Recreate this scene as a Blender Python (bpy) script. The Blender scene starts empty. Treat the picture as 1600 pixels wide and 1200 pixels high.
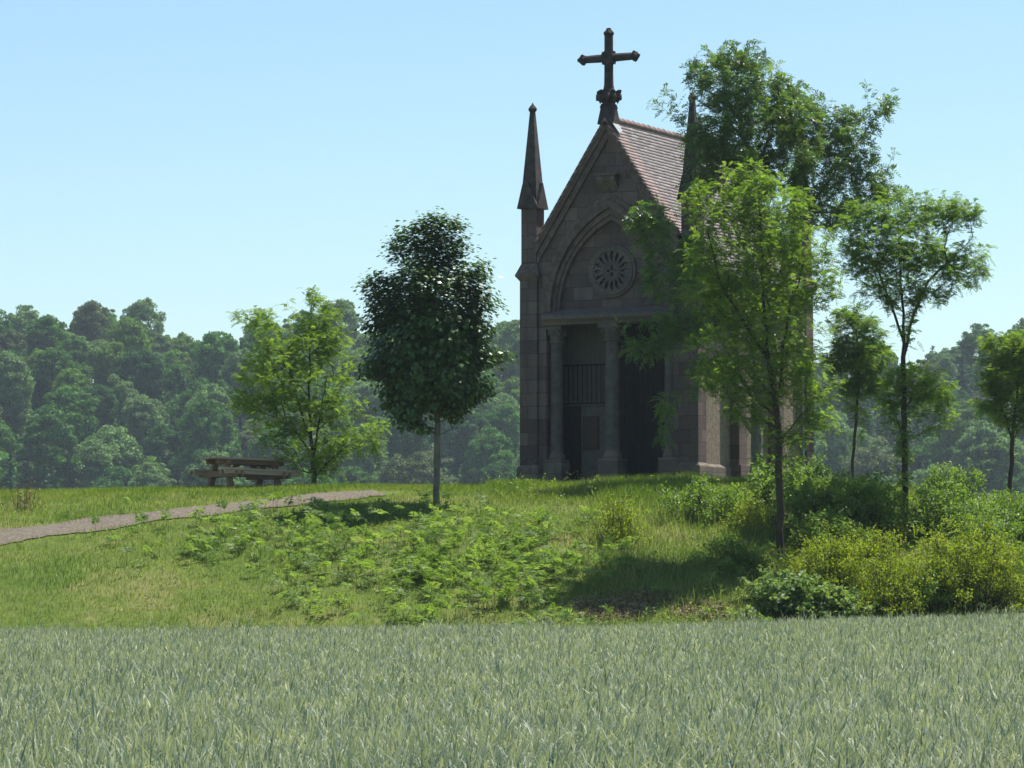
import bpy, bmesh, math, random
import numpy as np
from mathutils import Vector
R = math.radians
rng = np.random.default_rng(7)
random.seed(7)
scene = bpy.context.scene
col = scene.collection

# ------------------------------------------------------------------ camera, sky, sun, exposure
F = 5400.0                       # focal length in pixels of the 1600 px wide photograph
EYE = 1.75
PITCH = math.atan(300.0 / F)
cam_d = bpy.data.cameras.new('camera'); cam = bpy.data.objects.new('camera', cam_d); col.objects.link(cam)
cam_d.sensor_width = 36.0; cam_d.lens = F / 1600.0 * 36.0
cam_d.clip_start = 0.5; cam_d.clip_end = 5000
cam.location = (0, 0, EYE); cam.rotation_euler = (R(90) + PITCH, 0, 0)
scene.camera = cam

SUN_EL = R(65); SUN_AZ = math.atan2(0.77, 0.64)          # azimuth from +Y towards +X
world = bpy.data.worlds.new('World'); scene.world = world; world.use_nodes = True
wn = world.node_tree.nodes; wl = world.node_tree.links
bg = wn['Background']; bg.inputs['Strength'].default_value = 0.072
sky = wn.new('ShaderNodeTexSky'); sky.sky_type = 'NISHITA'; sky.sun_disc = False
sky.sun_elevation = SUN_EL; sky.sun_rotation = SUN_AZ
sky.altitude = 200; sky.air_density = 1.0; sky.dust_density = 0.6; sky.ozone_density = 1.2
sky_tone = wn.new('ShaderNodeMix'); sky_tone.data_type = 'RGBA'; sky_tone.blend_type = 'MULTIPLY'; sky_tone.inputs['Factor'].default_value = 1.0
sky_tone.inputs['B'].default_value = (.97, 1.11, 1.11, 1)
wl.new(sky.outputs['Color'], sky_tone.inputs['A']); wl.new(sky_tone.outputs['Result'], bg.inputs['Color'])
sun_d = bpy.data.lights.new('sun', 'SUN'); sun = bpy.data.objects.new('sun', sun_d); col.objects.link(sun)
sun_d.energy = 5.0; sun_d.angle = R(0.5); sun_d.color = (1.0, 0.95, 0.86)
sdir = Vector((math.sin(SUN_AZ) * math.cos(SUN_EL), math.cos(SUN_AZ) * math.cos(SUN_EL), math.sin(SUN_EL)))
sun.rotation_euler = sdir.to_track_quat('Z', 'Y').to_euler()
sun.location = sdir * 200
scene.view_settings.view_transform = 'Standard'; scene.view_settings.look = 'None'
scene.view_settings.exposure = 0.95; scene.view_settings.gamma = 1.0
scene.cycles.max_bounces = 8; scene.cycles.transparent_max_bounces = 4
scene.cycles.volume_bounces = 0

# ------------------------------------------------------------------ helpers
def at(u, v, Y):
    """world point at depth Y on the ray through photo pixel (u, v)"""
    du, dv = u - 800.0, 600.0 - v
    c, s = math.cos(PITCH), math.sin(PITCH)
    d = (du, F * c - dv * s, F * s + dv * c)
    k = Y / d[1]
    return Vector((d[0] * k, Y, EYE + d[2] * k))

def proj(P):
    """photo pixels of world points (n,3)"""
    c, s = math.cos(PITCH), math.sin(PITCH)
    z = P[:, 1] * c + (P[:, 2] - EYE) * s
    y = -P[:, 1] * s + (P[:, 2] - EYE) * c
    return 800 + F * P[:, 0] / z, 600 - F * y / z

def tag(o, label=None, cat=None, group=None, kind=None):
    if label: o['label'] = label
    if cat: o['category'] = cat
    if group: o['group'] = group
    if kind: o['kind'] = kind
    return o

def empty(name, loc, rz=0.0):
    o = bpy.data.objects.new(name, None); col.objects.link(o)
    o.location = loc; o.rotation_euler = (0, 0, rz); o.empty_display_size = 0.3
    return o

def link(name, me, parent=None, loc=None):
    o = bpy.data.objects.new(name, me); col.objects.link(o)
    if parent: o.parent = parent
    if loc is not None: o.location = loc
    return o

def np_mesh(name, V, faces, mats, tint=None, smooth=False, mat_index=None):
    """V (n,3); faces (m,k) one face size; tint per vertex 0..1"""
    me = bpy.data.meshes.new(name)
    V = np.asarray(V, np.float32); faces = np.asarray(faces, np.int32)
    m, k = faces.shape
    me.vertices.add(len(V)); me.vertices.foreach_set('co', V.ravel())
    me.loops.add(m * k); me.loops.foreach_set('vertex_index', faces.ravel())
    me.polygons.add(m)
    me.polygons.foreach_set('loop_start', np.arange(0, m * k, k, dtype=np.int32))
    me.polygons.foreach_set('loop_total', np.full(m, k, np.int32))
    if smooth: me.polygons.foreach_set('use_smooth', np.ones(m, bool))
    for mt in (mats if isinstance(mats, (list, tuple)) else [mats]): me.materials.append(mt)
    if mat_index is not None: me.polygons.foreach_set('material_index', np.asarray(mat_index, np.int32))
    if tint is not None:
        a = me.attributes.new('tint', 'FLOAT', 'POINT'); a.data.foreach_set('value', np.asarray(tint, np.float32))
    me.update(calc_edges=True)
    return me

class MB:
    """collects shapes, builds ONE mesh object"""
    def __init__(s): s.v = []; s.f = []
    def add(s, vs, fs):
        b = len(s.v); s.v += [tuple(p) for p in vs]; s.f += [tuple(i + b for i in f) for f in fs]
    def box(s, x0, x1, y0, y1, z0, z1):
        s.add([(x0,y0,z0),(x1,y0,z0),(x1,y1,z0),(x0,y1,z0),(x0,y0,z1),(x1,y0,z1),(x1,y1,z1),(x0,y1,z1)],
              [(0,3,2,1),(4,5,6,7),(0,1,5,4),(1,2,6,5),(2,3,7,6),(3,0,4,7)])
    def frustum(s, cx, cy, z0, z1, a0, a1, b0=None, b1=None):
        b0 = a0 if b0 is None else b0; b1 = a1 if b1 is None else b1
        s.add([(cx-a0,cy-b0,z0),(cx+a0,cy-b0,z0),(cx+a0,cy+b0,z0),(cx-a0,cy+b0,z0),
               (cx-a1,cy-b1,z1),(cx+a1,cy-b1,z1),(cx+a1,cy+b1,z1),(cx-a1,cy+b1,z1)],
              [(0,3,2,1),(4,5,6,7),(0,1,5,4),(1,2,6,5),(2,3,7,6),(3,0,4,7)])
    def prism(s, poly, y0, y1):
        """polygon in x,z extruded in y"""
        n = len(poly)
        s.add([(x, y0, z) for x, z in poly] + [(x, y1, z) for x, z in poly],
              [tuple(range(n))] + [tuple(range(2*n-1, n-1, -1))] + [(i, i+n, (i+1) % n + n, (i+1) % n) for i in range(n)])
    def prism_x(s, poly, x0, x1):
        n = len(poly)
        s.add([(x0, y, z) for y, z in poly] + [(x1, y, z) for y, z in poly],
              [tuple(range(n))] + [tuple(range(2*n-1, n-1, -1))] + [(i, i+n, (i+1) % n + n, (i+1) % n) for i in range(n)])
    def band(s, A, B, y0, y1, closed=False):
        """strip between two x,z polylines, extruded in y"""
        n = len(A); vs = []
        for (ax, az), (bx, bz) in zip(A, B): vs += [(ax,y0,az),(bx,y0,bz),(bx,y1,bz),(ax,y1,az)]
        fs = []
        for i in range(n if closed else n - 1):
            a, b = 4*i, 4*((i+1) % n)
            for j in range(4): fs.append((a+j, b+j, b+(j+1) % 4, a+(j+1) % 4))
        if not closed: fs += [(0,1,2,3), (4*n-1,4*n-2,4*n-3,4*n-4)]
        s.add(vs, fs)
    def lathe(s, cx, cy, prof, n=16, squash=(1,1)):
        vs = []; fs = []
        for r, z in prof:
            for k in range(n):
                a = 2*math.pi*(k+.5)/n
                vs.append((cx + r*math.cos(a)*squash[0], cy + r*math.sin(a)*squash[1], z))
        for i in range(len(prof)-1):
            for k in range(n):
                fs.append((i*n+k, i*n+(k+1) % n, (i+1)*n+(k+1) % n, (i+1)*n+k))
        fs.append(tuple(range(n-1, -1, -1))); fs.append(tuple((len(prof)-1)*n + k for k in range(n)))
        s.add(vs, fs)
    def tube(s, pts, r, n=8):
        pts = [Vector(p) for p in pts]; vs = []; fs = []
        rs = r if isinstance(r, (list, tuple)) else [r]*len(pts)
        for i, p in enumerate(pts):
            d = (pts[min(i+1, len(pts)-1)] - pts[max(i-1, 0)]).normalized()
            e = d.cross(Vector((0,0,1)) if abs(d.z) < .9 else Vector((1,0,0))).normalized(); g = d.cross(e)
            for k in range(n):
                a = 2*math.pi*(k+.5)/n; vs.append(p + (e*math.cos(a) + g*math.sin(a))*rs[i])
        for i in range(len(pts)-1):
            for k in range(n): fs.append((i*n+k, i*n+(k+1) % n, (i+1)*n+(k+1) % n, (i+1)*n+k))
        fs.append(tuple(range(n-1,-1,-1))); fs.append(tuple((len(pts)-1)*n+k for k in range(n)))
        s.add(vs, fs)
    def bar(s, p, q, w, h, up=(0,0,1)):
        """rectangular bar from p to q, w across, h along up"""
        p, q = Vector(p), Vector(q); d = (q-p).normalized(); e = d.cross(Vector(up)).normalized()*(w/2); g = e.cross(d).normalized()*(h/2)
        s.add([p-e-g, p+e-g, p+e+g, p-e+g, q-e-g, q+e-g, q+e+g, q-e+g],
              [(0,1,2,3),(7,6,5,4),(0,4,5,1),(1,5,6,2),(2,6,7,3),(3,7,4,0)])
    def blob(s, c, r, seed=0, sub=2, amp=.25, sq=(1,1,1)):
        bm = bmesh.new(); bmesh.ops.create_icosphere(bm, subdivisions=sub, radius=1.0)
        rr = random.Random(seed); ph = [rr.uniform(0, 6) for _ in range(6)]
        vs = []
        for v in bm.verts:
            p = v.co
            k = 1 + amp*(math.sin(5*p.x+ph[0])*math.sin(5*p.y+ph[1]) + .6*math.sin(7*p.z+ph[2])*math.sin(6*p.x+ph[3]))
            vs.append((c[0]+p.x*r*k*sq[0], c[1]+p.y*r*k*sq[1], c[2]+p.z*r*k*sq[2]))
        fs = [tuple(v.index for v in f.verts) for f in bm.faces]; bm.free()
        s.add(vs, fs)
    def build(s, name, m, parent=None, bevel=0.0, smooth=False):
        me = bpy.data.meshes.new(name); me.from_pydata(s.v, [], s.f)
        bm = bmesh.new(); bm.from_mesh(me); bmesh.ops.recalc_face_normals(bm, faces=bm.faces[:]); bm.to_mesh(me); bm.free()
        me.materials.append(m)
        o = link(name, me, parent)
        if smooth:
            for p in me.polygons: p.use_smooth = True
            o.modifiers.new('edge', 'EDGE_SPLIT').split_angle = R(40)
        if bevel:
            b = o.modifiers.new('bevel', 'BEVEL'); b.width = bevel; b.segments = 2; b.limit_method = 'ANGLE'; b.angle_limit = R(40)
        return o

# ------------------------------------------------------------------ materials
def new_mat(name):
    m = bpy.data.materials.new(name); m.use_nodes = True
    nt = m.node_tree; b = nt.nodes['Principled BSDF']
    return m, nt, nt.nodes, nt.links, b

def rgb(c): return (c[0], c[1], c[2], 1.0)

def mixc(nt, fac, a, b, mode='MIX'):
    n = nt.nodes.new('ShaderNodeMix'); n.data_type = 'RGBA'; n.blend_type = mode
    for s, v in ((n.inputs['Factor'], fac), (n.inputs['A'], a), (n.inputs['B'], b)):
        if hasattr(v, 'is_output'): nt.links.new(v, s)
        elif isinstance(v, (int, float)): s.default_value = v
        else: s.default_value = rgb(v)
    return n.outputs['Result']

def noise(nt, scale, detail=5, rough=.6, coord='Object', stretch=None, dist=0.0):
    t = nt.nodes.new('ShaderNodeTexCoord'); n = nt.nodes.new('ShaderNodeTexNoise')
    n.inputs['Scale'].default_value = scale; n.inputs['Detail'].default_value = detail; n.inputs['Roughness'].default_value = rough
    n.inputs['Distortion'].default_value = dist
    if stretch:
        mp = nt.nodes.new('ShaderNodeMapping'); mp.inputs['Scale'].default_value = stretch
        nt.links.new(t.outputs[coord], mp.inputs['Vector']); nt.links.new(mp.outputs['Vector'], n.inputs['Vector'])
    else: nt.links.new(t.outputs[coord], n.inputs['Vector'])
    return n.outputs['Fac']

def ramp(nt, fac, stops):
    r = nt.nodes.new('ShaderNodeValToRGB'); e = r.color_ramp.elements
    while len(e) < len(stops): e.new(.5)
    for k, (p, c) in enumerate(stops): e[k].position = p; e[k].color = rgb(c) if not isinstance(c, (int, float)) else (c, c, c, 1)
    nt.links.new(fac, r.inputs['Fac']); return r.outputs['Color']

def bump(nt, b, h, strength=.4, dist=.02):
    n = nt.nodes.new('ShaderNodeBump'); n.inputs['Strength'].default_value = strength; n.inputs['Distance'].default_value = dist
    nt.links.new(h, n.inputs['Height']); nt.links.new(n.outputs['Normal'], b.inputs['Normal'])

def leaf_mat(name, c0, c1, trans=.4, rough=.5, spec=.3, obj_color=False, tcol=None):
    m, nt, N, L, b = new_mat(name)
    a = N.new('ShaderNodeAttribute'); a.attribute_name = 'tint'
    c = mixc(nt, a.outputs['Fac'], c0, c1)
    if obj_color:
        oi = N.new('ShaderNodeObjectInfo'); c = mixc(nt, 1.0, c, oi.outputs['Color'], 'MULTIPLY')
    L.new(c, b.inputs['Base Color']); b.inputs['Roughness'].default_value = rough
    b.inputs['Specular IOR Level'].default_value = spec
    t = N.new('ShaderNodeBsdfTranslucent')
    L.new(mixc(nt, 1.0, c, tcol or (1.25, 1.3, .55), 'MULTIPLY'), t.inputs['Color'])
    mx = N.new('ShaderNodeMixShader'); mx.inputs['Fac'].default_value = trans
    L.new(b.outputs[0], mx.inputs[1]); L.new(t.outputs[0], mx.inputs[2])
    L.new(mx.outputs[0], N['Material Output'].inputs['Surface'])
    return m

def stone_mat(name, c_a, c_b, c_c, block=(.62, .36), mortar=.010, lichen=.35, scale=1.0):
    """sandstone ashlar: courses of blocks that each have their own tone, stains, fine grain"""
    m, nt, N, L, b = new_mat(name)
    t = N.new('ShaderNodeTexCoord'); sp = N.new('ShaderNodeSeparateXYZ'); L.new(t.outputs['Object'], sp.inputs[0])
    ad = N.new('ShaderNodeMath'); ad.operation = 'ADD'; L.new(sp.outputs['X'], ad.inputs[0]); L.new(sp.outputs['Y'], ad.inputs[1])
    cb = N.new('ShaderNodeCombineXYZ'); L.new(ad.outputs[0], cb.inputs['X']); L.new(sp.outputs['Z'], cb.inputs['Y'])
    br = N.new('ShaderNodeTexBrick'); L.new(cb.outputs[0], br.inputs['Vector'])
    br.inputs['Scale'].default_value = 1.0; br.inputs['Mortar Size'].default_value = mortar
    br.inputs['Brick Width'].default_value = block[0]; br.inputs['Row Height'].default_value = block[1]
    br.inputs['Color1'].default_value = (0,0,0,1); br.inputs['Color2'].default_value = (1,1,1,1); br.inputs['Mortar'].default_value = (.5,.5,.5,1)
    br.offset = .42; br.squash = .8; br.squash_frequency = 3
    c = ramp(nt, br.outputs['Color'], [(0, c_a), (.5, c_b), (1, c_c)])
    c = mixc(nt, br.outputs['Fac'], c, tuple(x*.62 for x in c_b))
    st = noise(nt, 1.3, 6, .65)
    c = mixc(nt, ramp(nt, st, [(.42, 0), (.7, lichen*1.6)]), c, (.085, .08, .075))
    sk = noise(nt, 2.2, 5, .6, stretch=(1, 1, .18))
    c = mixc(nt, ramp(nt, sk, [(.5, 0), (.75, .5)]), c, tuple(x*.55 for x in c_b))
    g = noise(nt, 14, 6, .7)
    c = mixc(nt, ramp(nt, g, [(.56, 0), (.72, .35)]), c, (.30, .28, .24))
    L.new(c, b.inputs['Base Color']); b.inputs['Roughness'].default_value = .93; b.inputs['Specular IOR Level'].default_value = .15
    inv = N.new('ShaderNodeMath'); inv.operation = 'MULTIPLY_ADD'; L.new(br.outputs['Fac'], inv.inputs[0]); inv.inputs[1].default_value = -1.2; L.new(g, inv.inputs[2])
    bump(nt, b, inv.outputs[0], .6, .02)
    return m

def plain_mat(name, c0, c1, scale=6, rough=.85, bumpd=.01, stretch=None, spec=.2, lo=.35, hi=.68, metallic=0):
    m, nt, N, L, b = new_mat(name)
    n = noise(nt, scale, 6, .65, stretch=stretch)
    L.new(ramp(nt, n, [(lo, c0), (hi, c1)]), b.inputs['Base Color'])
    b.inputs['Roughness'].default_value = rough; b.inputs['Specular IOR Level'].default_value = spec; b.inputs['Metallic'].default_value = metallic
    if bumpd: bump(nt, b, n, .5, bumpd)
    return m

M = {}
M['stone'] = stone_mat('pink_sandstone', (.10, .068, .064), (.142, .098, .092), (.185, .138, .127))
M['stone_grey'] = stone_mat('grey_sandstone', (.115, .09, .08), (.15, .118, .102), (.18, .142, .122), block=(.9, .5), lichen=.4)
M['plinth'] = stone_mat('plinth_sandstone', (.15, .12, .10), (.20, .165, .13), (.25, .205, .16), block=(.8, .31), lichen=.45)
M['carved'] = plain_mat('carved_sandstone', (.095, .068, .063), (.185, .14, .125), 5, .95, .015)
M['dark_stone'] = plain_mat('weathered_dark_stone', (.028, .025, .025), (.07, .06, .056), 6, .95, .02)
M['spire'] = plain_mat('lichened_spire_stone', (.042, .037, .036), (.095, .08, .075), 5, .95, .02)
M['render'] = plain_mat('roughcast_brown', (.165, .13, .098), (.26, .21, .16), 9, .97, .03)
M['wood_dark'] = plain_mat('dark_oak_planks', (.020, .017, .015), (.045, .037, .031), 8, .8, .006, stretch=(6, 6, .6))
M['wood_grey'] = plain_mat('grey_green_boards', (.085, .078, .062), (.125, .115, .09), 6, .85, .005, stretch=(6, 6, .6))
M['board'] = plain_mat('pale_door_board', (.11, .10, .085), (.15, .135, .11), 5, .85, .005)
M['plaque'] = plain_mat('bronze_plaque', (.06, .038, .026), (.09, .06, .042), 12, .5, .004)
M['column'] = plain_mat('column_sandstone', (.095, .083, .077), (.155, .135, .124), 4, .95, .012)
M['iron'] = plain_mat('dark_iron', (.012, .012, .013), (.025, .023, .022), 20, .55, .002)
M['glass'] = plain_mat('dark_leaded_glass', (.010, .009, .012), (.025, .02, .028), 9, .25, .004, spec=.5)
M['zinc'] = plain_mat('zinc_pipe', (.20, .21, .22), (.32, .33, .33), 10, .45, .002, metallic=.7)
M['lead'] = plain_mat('lead_flashing', (.30, .34, .35), (.42, .46, .46), 10, .5, .004, metallic=.3)
M['bark'] = plain_mat('brown_bark', (.036, .028, .020), (.08, .063, .046), 10, .95, .03, stretch=(1, 1, .25))
M['bark_grey'] = plain_mat('grey_bark', (.09, .082, .066), (.20, .185, .15), 9, .95, .015, stretch=(1, 1, .4))
M['table_wood'] = plain_mat('weathered_timber', (.19, .118, .075), (.32, .215, .145), 5, .85, .01, stretch=(.5, 8, 8))
M['table_top_wood'] = plain_mat('silvered_timber', (.34, .25, .18), (.50, .39, .30), 5, .85, .01, stretch=(.5, 8, 8))

def tiles_mat():
    m, nt, N, L, b = new_mat('flat_clay_tiles')
    t = N.new('ShaderNodeTexCoord'); sp = N.new('ShaderNodeSeparateXYZ'); L.new(t.outputs['Object'], sp.inputs[0])
    a = N.new('ShaderNodeAttribute'); a.attribute_name = 'tint'
    cb = N.new('ShaderNodeCombineXYZ'); L.new(sp.outputs['Y'], cb.inputs['X']); L.new(a.outputs['Fac'], cb.inputs['Y'])
    br = N.new('ShaderNodeTexBrick'); L.new(cb.outputs[0], br.inputs['Vector'])
    br.inputs['Brick Width'].default_value = .17; br.inputs['Row Height'].default_value = 1.0; br.inputs['Mortar Size'].default_value = .006; br.inputs['Scale'].default_value = 1
    br.inputs['Color1'].default_value = (0,0,0,1); br.inputs['Color2'].default_value = (1,1,1,1); br.inputs['Mortar'].default_value = (.3,.3,.3,1)
    c = ramp(nt, br.outputs['Color'], [(0, (.165, .14, .143)), (.35, (.20, .17, .172)), (.7, (.235, .20, .20)), (1, (.285, .255, .25))])
    n = noise(nt, 1.1, 6, .65)
    c = mixc(nt, ramp(nt, n, [(.42, 0), (.66, .75)]), c, (.235, .20, .195))
    n2 = noise(nt, 7, 6, .7)
    c = mixc(nt, ramp(nt, n2, [(.55, 0), (.7, .6)]), c, (.36, .32, .30))
    # redder front verge tiles, the lit strip there painted into their colour
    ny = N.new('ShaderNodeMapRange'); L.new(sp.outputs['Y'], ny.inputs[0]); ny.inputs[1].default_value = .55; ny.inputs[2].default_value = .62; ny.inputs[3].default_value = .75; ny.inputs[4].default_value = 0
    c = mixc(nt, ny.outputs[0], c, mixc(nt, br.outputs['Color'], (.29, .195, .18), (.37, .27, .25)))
    L.new(mixc(nt, br.outputs['Fac'], c, (.07, .055, .052)), b.inputs['Base Color'])
    b.inputs['Roughness'].default_value = .75; b.inputs['Specular IOR Level'].default_value = .35
    bump(nt, b, mixc(nt, .5, n2, br.outputs['Color']), .5, .012)
    return m
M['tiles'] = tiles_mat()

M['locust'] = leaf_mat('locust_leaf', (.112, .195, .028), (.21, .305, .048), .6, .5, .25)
M['locust_dark'] = leaf_mat('locust_leaf_shade_side', (.095, .175, .032), (.18, .275, .05), .58, .5, .25)  # darker copy of the locust leaf, shade put into its colour
M['ash'] = leaf_mat('ash_leaf', (.06, .125, .03), (.165, .25, .065), .5, .38, .45)
M['linden'] = leaf_mat('linden_leaf', (.028, .076, .014), (.088, .165, .03), .36, .36, .5)
M['forest'] = leaf_mat('forest_leaf', (.72, .82, .66), (1.65, 1.85, 1.3), .32, .6, .12, obj_color=True, tcol=(1.1, 1.15, .75))
M['broom'] = leaf_mat('broom_leaf', (.125, .185, .018), (.27, .315, .03), .55, .5, .25)
M['bush'] = leaf_mat('bush_leaf', (.09, .165, .03), (.20, .29, .06), .52, .45, .35)
M['ivy'] = leaf_mat('bramble_leaf', (.085, .155, .04), (.24, .32, .14), .42, .5, .25)
M['bracken'] = leaf_mat('bracken_frond', (.12, .20, .04), (.25, .34, .11), .52, .5, .25)
M['grass'] = leaf_mat('turf_blade', (.10, .17, .026), (.23, .265, .07), .52, .6, .2)
M['tall'] = leaf_mat('tall_grass_blade', (.10, .175, .028), (.33, .34, .16), .5, .55, .2)
M['wheat'] = leaf_mat('wheat_leaf', (.138, .192, .15), (.42, .435, .28), .3, .55, .22, tcol=(1.2, 1.25, .7))
M['dry'] = leaf_mat('dry_stalk', (.16, .11, .06), (.30, .22, .12), .2, .8, .1)
M['chips'] = leaf_mat('wood_chip', (.15, .10, .065), (.36, .27, .19), .0, .9, .1)

# ------------------------------------------------------------------ terrain
def interp(x, xs, ys): return np.interp(x, xs, ys)
def smooth(t): t = np.clip(t, 0, 1); return t*t*(3-2*t)
RIDGE_U = [-200, 0, 100, 170, 250, 320, 350, 400, 520, 600, 800, 1000, 1200, 1300, 1400, 1500, 1600, 1900]
RIDGE_V = [480, 490, 476, 482, 505, 522, 496, 480, 487, 494, 499, 508, 535, 540, 526, 532, 517, 510]
def ground_z(X, Y):
    X = np.asarray(X, float); Y = np.asarray(Y, float)
    zf = .03*np.clip(X - 1.5, 0, 14)*smooth((Y-35)/40) + .05*np.sin(X*.35+1)*np.sin(Y*.12)
    zc = interp(X, [-60, -22, -14, -5, 0, 6, 8, 11, 15, 20, 60], [3.2, 3.75, 4.02, 4.14, 4.12, 4.09, 4.03, 3.8, 3.4, 3.0, 1.5])
    yt = interp(X, [-30, -5, 3, 8, 14, 30], [74.3, 74.3, 74.6, 76.0, 77.5, 79])
    yc = interp(X, [-30, -15, -4, 3, 7, 12, 20], [96, 95, 93, 91.3, 91.0, 92, 93])
    t = np.clip((Y - yt)/(yc - yt), 0, 1)
    S = 1 - (1-t)**1.85
    z = zf*(1-S) + zc*S
    z = z + (.06*np.sin(X*1.3+.5*Y)*np.sin(Y*.9+1) + .03*np.sin(X*2.9-1.1*Y))*smooth(t*6)*smooth((93-Y)/3)*(.35 + .65*smooth((X+2)/4))
    # back of the mound, valley, wooded hill
    z = z + (-13 - zc)*smooth((Y-111)/140)*(Y > 100)
    u = 800 + F*X/620.0
    zr = 1.75 + (900 - interp(u, RIDGE_U, RIDGE_V))/F*660 - 13.5
    hill = smooth((Y-420)/270.0)**.8
    z = np.where(Y > 300, -13 + (zr + 13)*hill, z)
    return z

def gz(x, y): return float(ground_z(x, y))
def hit(u, v):
    """where the ray through photo pixel (u,v) meets the ground"""
    ys = np.linspace(70, 112, 2100)
    d = at(u, v, 1.0); k = np.stack([d.x*ys, EYE + (d.z-EYE)*ys], 1)
    h = np.nonzero(k[:, 1] <= ground_z(k[:, 0], ys))[0]
    i = h[0] if len(h) else 1000
    return Vector((k[i, 0], ys[i], gz(k[i, 0], ys[i])))

def ground_material():
    m, nt, N, L, b = new_mat('meadow_ground')
    n1 = noise(nt, .35, 6, .6); n2 = noise(nt, 3.5, 8, .7); n3 = noise(nt, .9, 4, .6)
    c = ramp(nt, n1, [(.36, (.07, .115, .022)), (.52, (.105, .14, .032)), (.66, (.16, .155, .06))])
    c = mixc(nt, ramp(nt, n2, [(.4, 0), (.7, .7)]), c, (.06, .085, .02))
    c = mixc(nt, ramp(nt, n3, [(.58, 0), (.72, .5)]), c, (.20, .165, .085))
    tc = N.new('ShaderNodeTexCoord'); sp = N.new('ShaderNodeSeparateXYZ'); L.new(tc.outputs['Object'], sp.inputs[0])
    mr = N.new('ShaderNodeMapRange'); L.new(sp.outputs['Y'], mr.inputs[0]); mr.inputs[1].default_value = 280; mr.inputs[2].default_value = 400
    c = mixc(nt, mr.outputs[0], c, mixc(nt, n2, (.014, .026, .008), (.03, .042, .014)))      # leaf litter and undergrowth of the wood
    L.new(c, b.inputs['Base Color']); b.inputs['Roughness'].default_value = .95; b.inputs['Specular IOR Level'].default_value = .1
    bump(nt, b, n2, .8, .05)
    return m
xs = np.unique(np.concatenate([np.linspace(-500, -60, 45), np.linspace(-60, -22, 39), np.linspace(-22, 24, 231), np.linspace(24, 60, 37), np.linspace(60, 500, 45)]))
ys = np.unique(np.concatenate([np.linspace(-60, 70, 66), np.linspace(70, 114, 221), np.linspace(114, 300, 63), np.linspace(300, 1000, 71)]))
GX, GY = np.meshgrid(xs, ys); GZ = ground_z(GX, GY)
nx, ny = len(xs), len(ys)
idx = np.arange(nx*ny).reshape(ny, nx)
gf = np.stack([idx[:-1, :-1], idx[:-1, 1:], idx[1:, 1:], idx[1:, :-1]], -1).reshape(-1, 4)
tag(link('ground', np_mesh('ground', np.stack([GX, GY, GZ], -1).reshape(-1, 3), gf, ground_material(), smooth=True)), kind='structure')

# gravel path over the left of the mound
PATH_UV = [(-260, 886), (-120, 862), (0, 840), (100, 827), (200, 813), (300, 801), (380, 792), (450, 784), (510, 778), (560, 773.5), (600, 771)]
pc = [hit(u, v) for u, v in PATH_UV]
PATH_W = .72
def path_material():
    m, nt, N, L, b = new_mat('gravel_path')
    n1 = noise(nt, 11, 8, .85); n2 = noise(nt, 1.2, 4, .6)
    c = ramp(nt, n1, [(.34, (.04, .029, .02)), (.5, (.10, .076, .057)), (.66, (.23, .19, .155))])
    c = mixc(nt, ramp(nt, n2, [(.5, 0), (.7, .5)]), c, (.10, .095, .045))
    L.new(c, b.inputs['Base Color']); b.inputs['Roughness'].default_value = .95
    bump(nt, b, n1, .9, .03); return m
dense = []
for a, b_ in zip(pc[:-1], pc[1:]):
    for k in range(8): dense.append(a.lerp(b_, k/8))
dense = np.array([(p.x, p.y) for p in dense])
for _ in range(6): dense[1:-1] = .25*dense[:-2] + .5*dense[1:-1] + .25*dense[2:]
PATH_XY = dense
tg = np.gradient(dense, axis=0); tg /= np.linalg.norm(tg, axis=1)[:, None]; nr = np.stack([-tg[:, 1], tg[:, 0]], 1)
K = 11; pv = []
for i in range(len(dense)):
    for k in range(K):
        w = (k/(K-1)*2-1)*(PATH_W + .08*math.sin(i*.5) + .05*math.sin(i*2.3+k))
        x, y = dense[i] + nr[i]*w
        pv.append((x, y, gz(x, y) + .03))
pid = np.arange(len(dense)*K).reshape(-1, K)
pf = np.stack([pid[:-1, :-1], pid[:-1, 1:], pid[1:, 1:], pid[1:, :-1]], -1).reshape(-1, 4)
tag(link('path', np_mesh('path', np.array(pv), pf, path_material(), smooth=True)), kind='structure')
def path_dist(X, Y):
    d = np.full(X.shape, 1e9)
    for p in PATH_XY: d = np.minimum(d, np.hypot(X-p[0], Y-p[1]))
    return d

# ------------------------------------------------------------------ chapel
chapel = empty('chapel', (2.634, 95.0, 4.27), R(-28)); chapel.scale = (1, 1, 1.018)
tag(chapel, 'small neo-Gothic pink sandstone chapel with steep tiled roof on top of the grassy mound', 'chapel')
APEX, PITCHK = 9.92, 1.51
LEN = 8.0
zroof = lambda x: APEX - abs(x)*PITCHK
SPR = 4.72
def arch(a, apex, n=18, z0=SPR):
    """pointed arch polyline from (-a,z0) over the apex to (a,z0)"""
    rise = apex - z0; Rr = (a*a + rise*rise)/(2*a); cx = Rr - a
    tmax = math.acos(cx/Rr)
    left = [(cx - Rr*math.cos(t), z0 + Rr*math.sin(t)) for t in [tmax*i/n for i in range(n+1)]]
    left[-1] = (0, apex)
    return left + [(-x, z) for x, z in reversed(left[:-1])]
# gable front wall with the tall arched opening
outer = [(-2.2, -.8), (-2.2, zroof(2.2)-.12), (0, APEX-.12), (2.2, zroof(2.2)-.12), (2.2, -.8), (1.95, -.8)]
w = MB(); w.prism(outer + list(reversed(arch(1.95, 7.75))) + [(-1.95, -.8)], .09, .75)
w.build('front_wall', M['stone'], chapel, bevel=.012)
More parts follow.
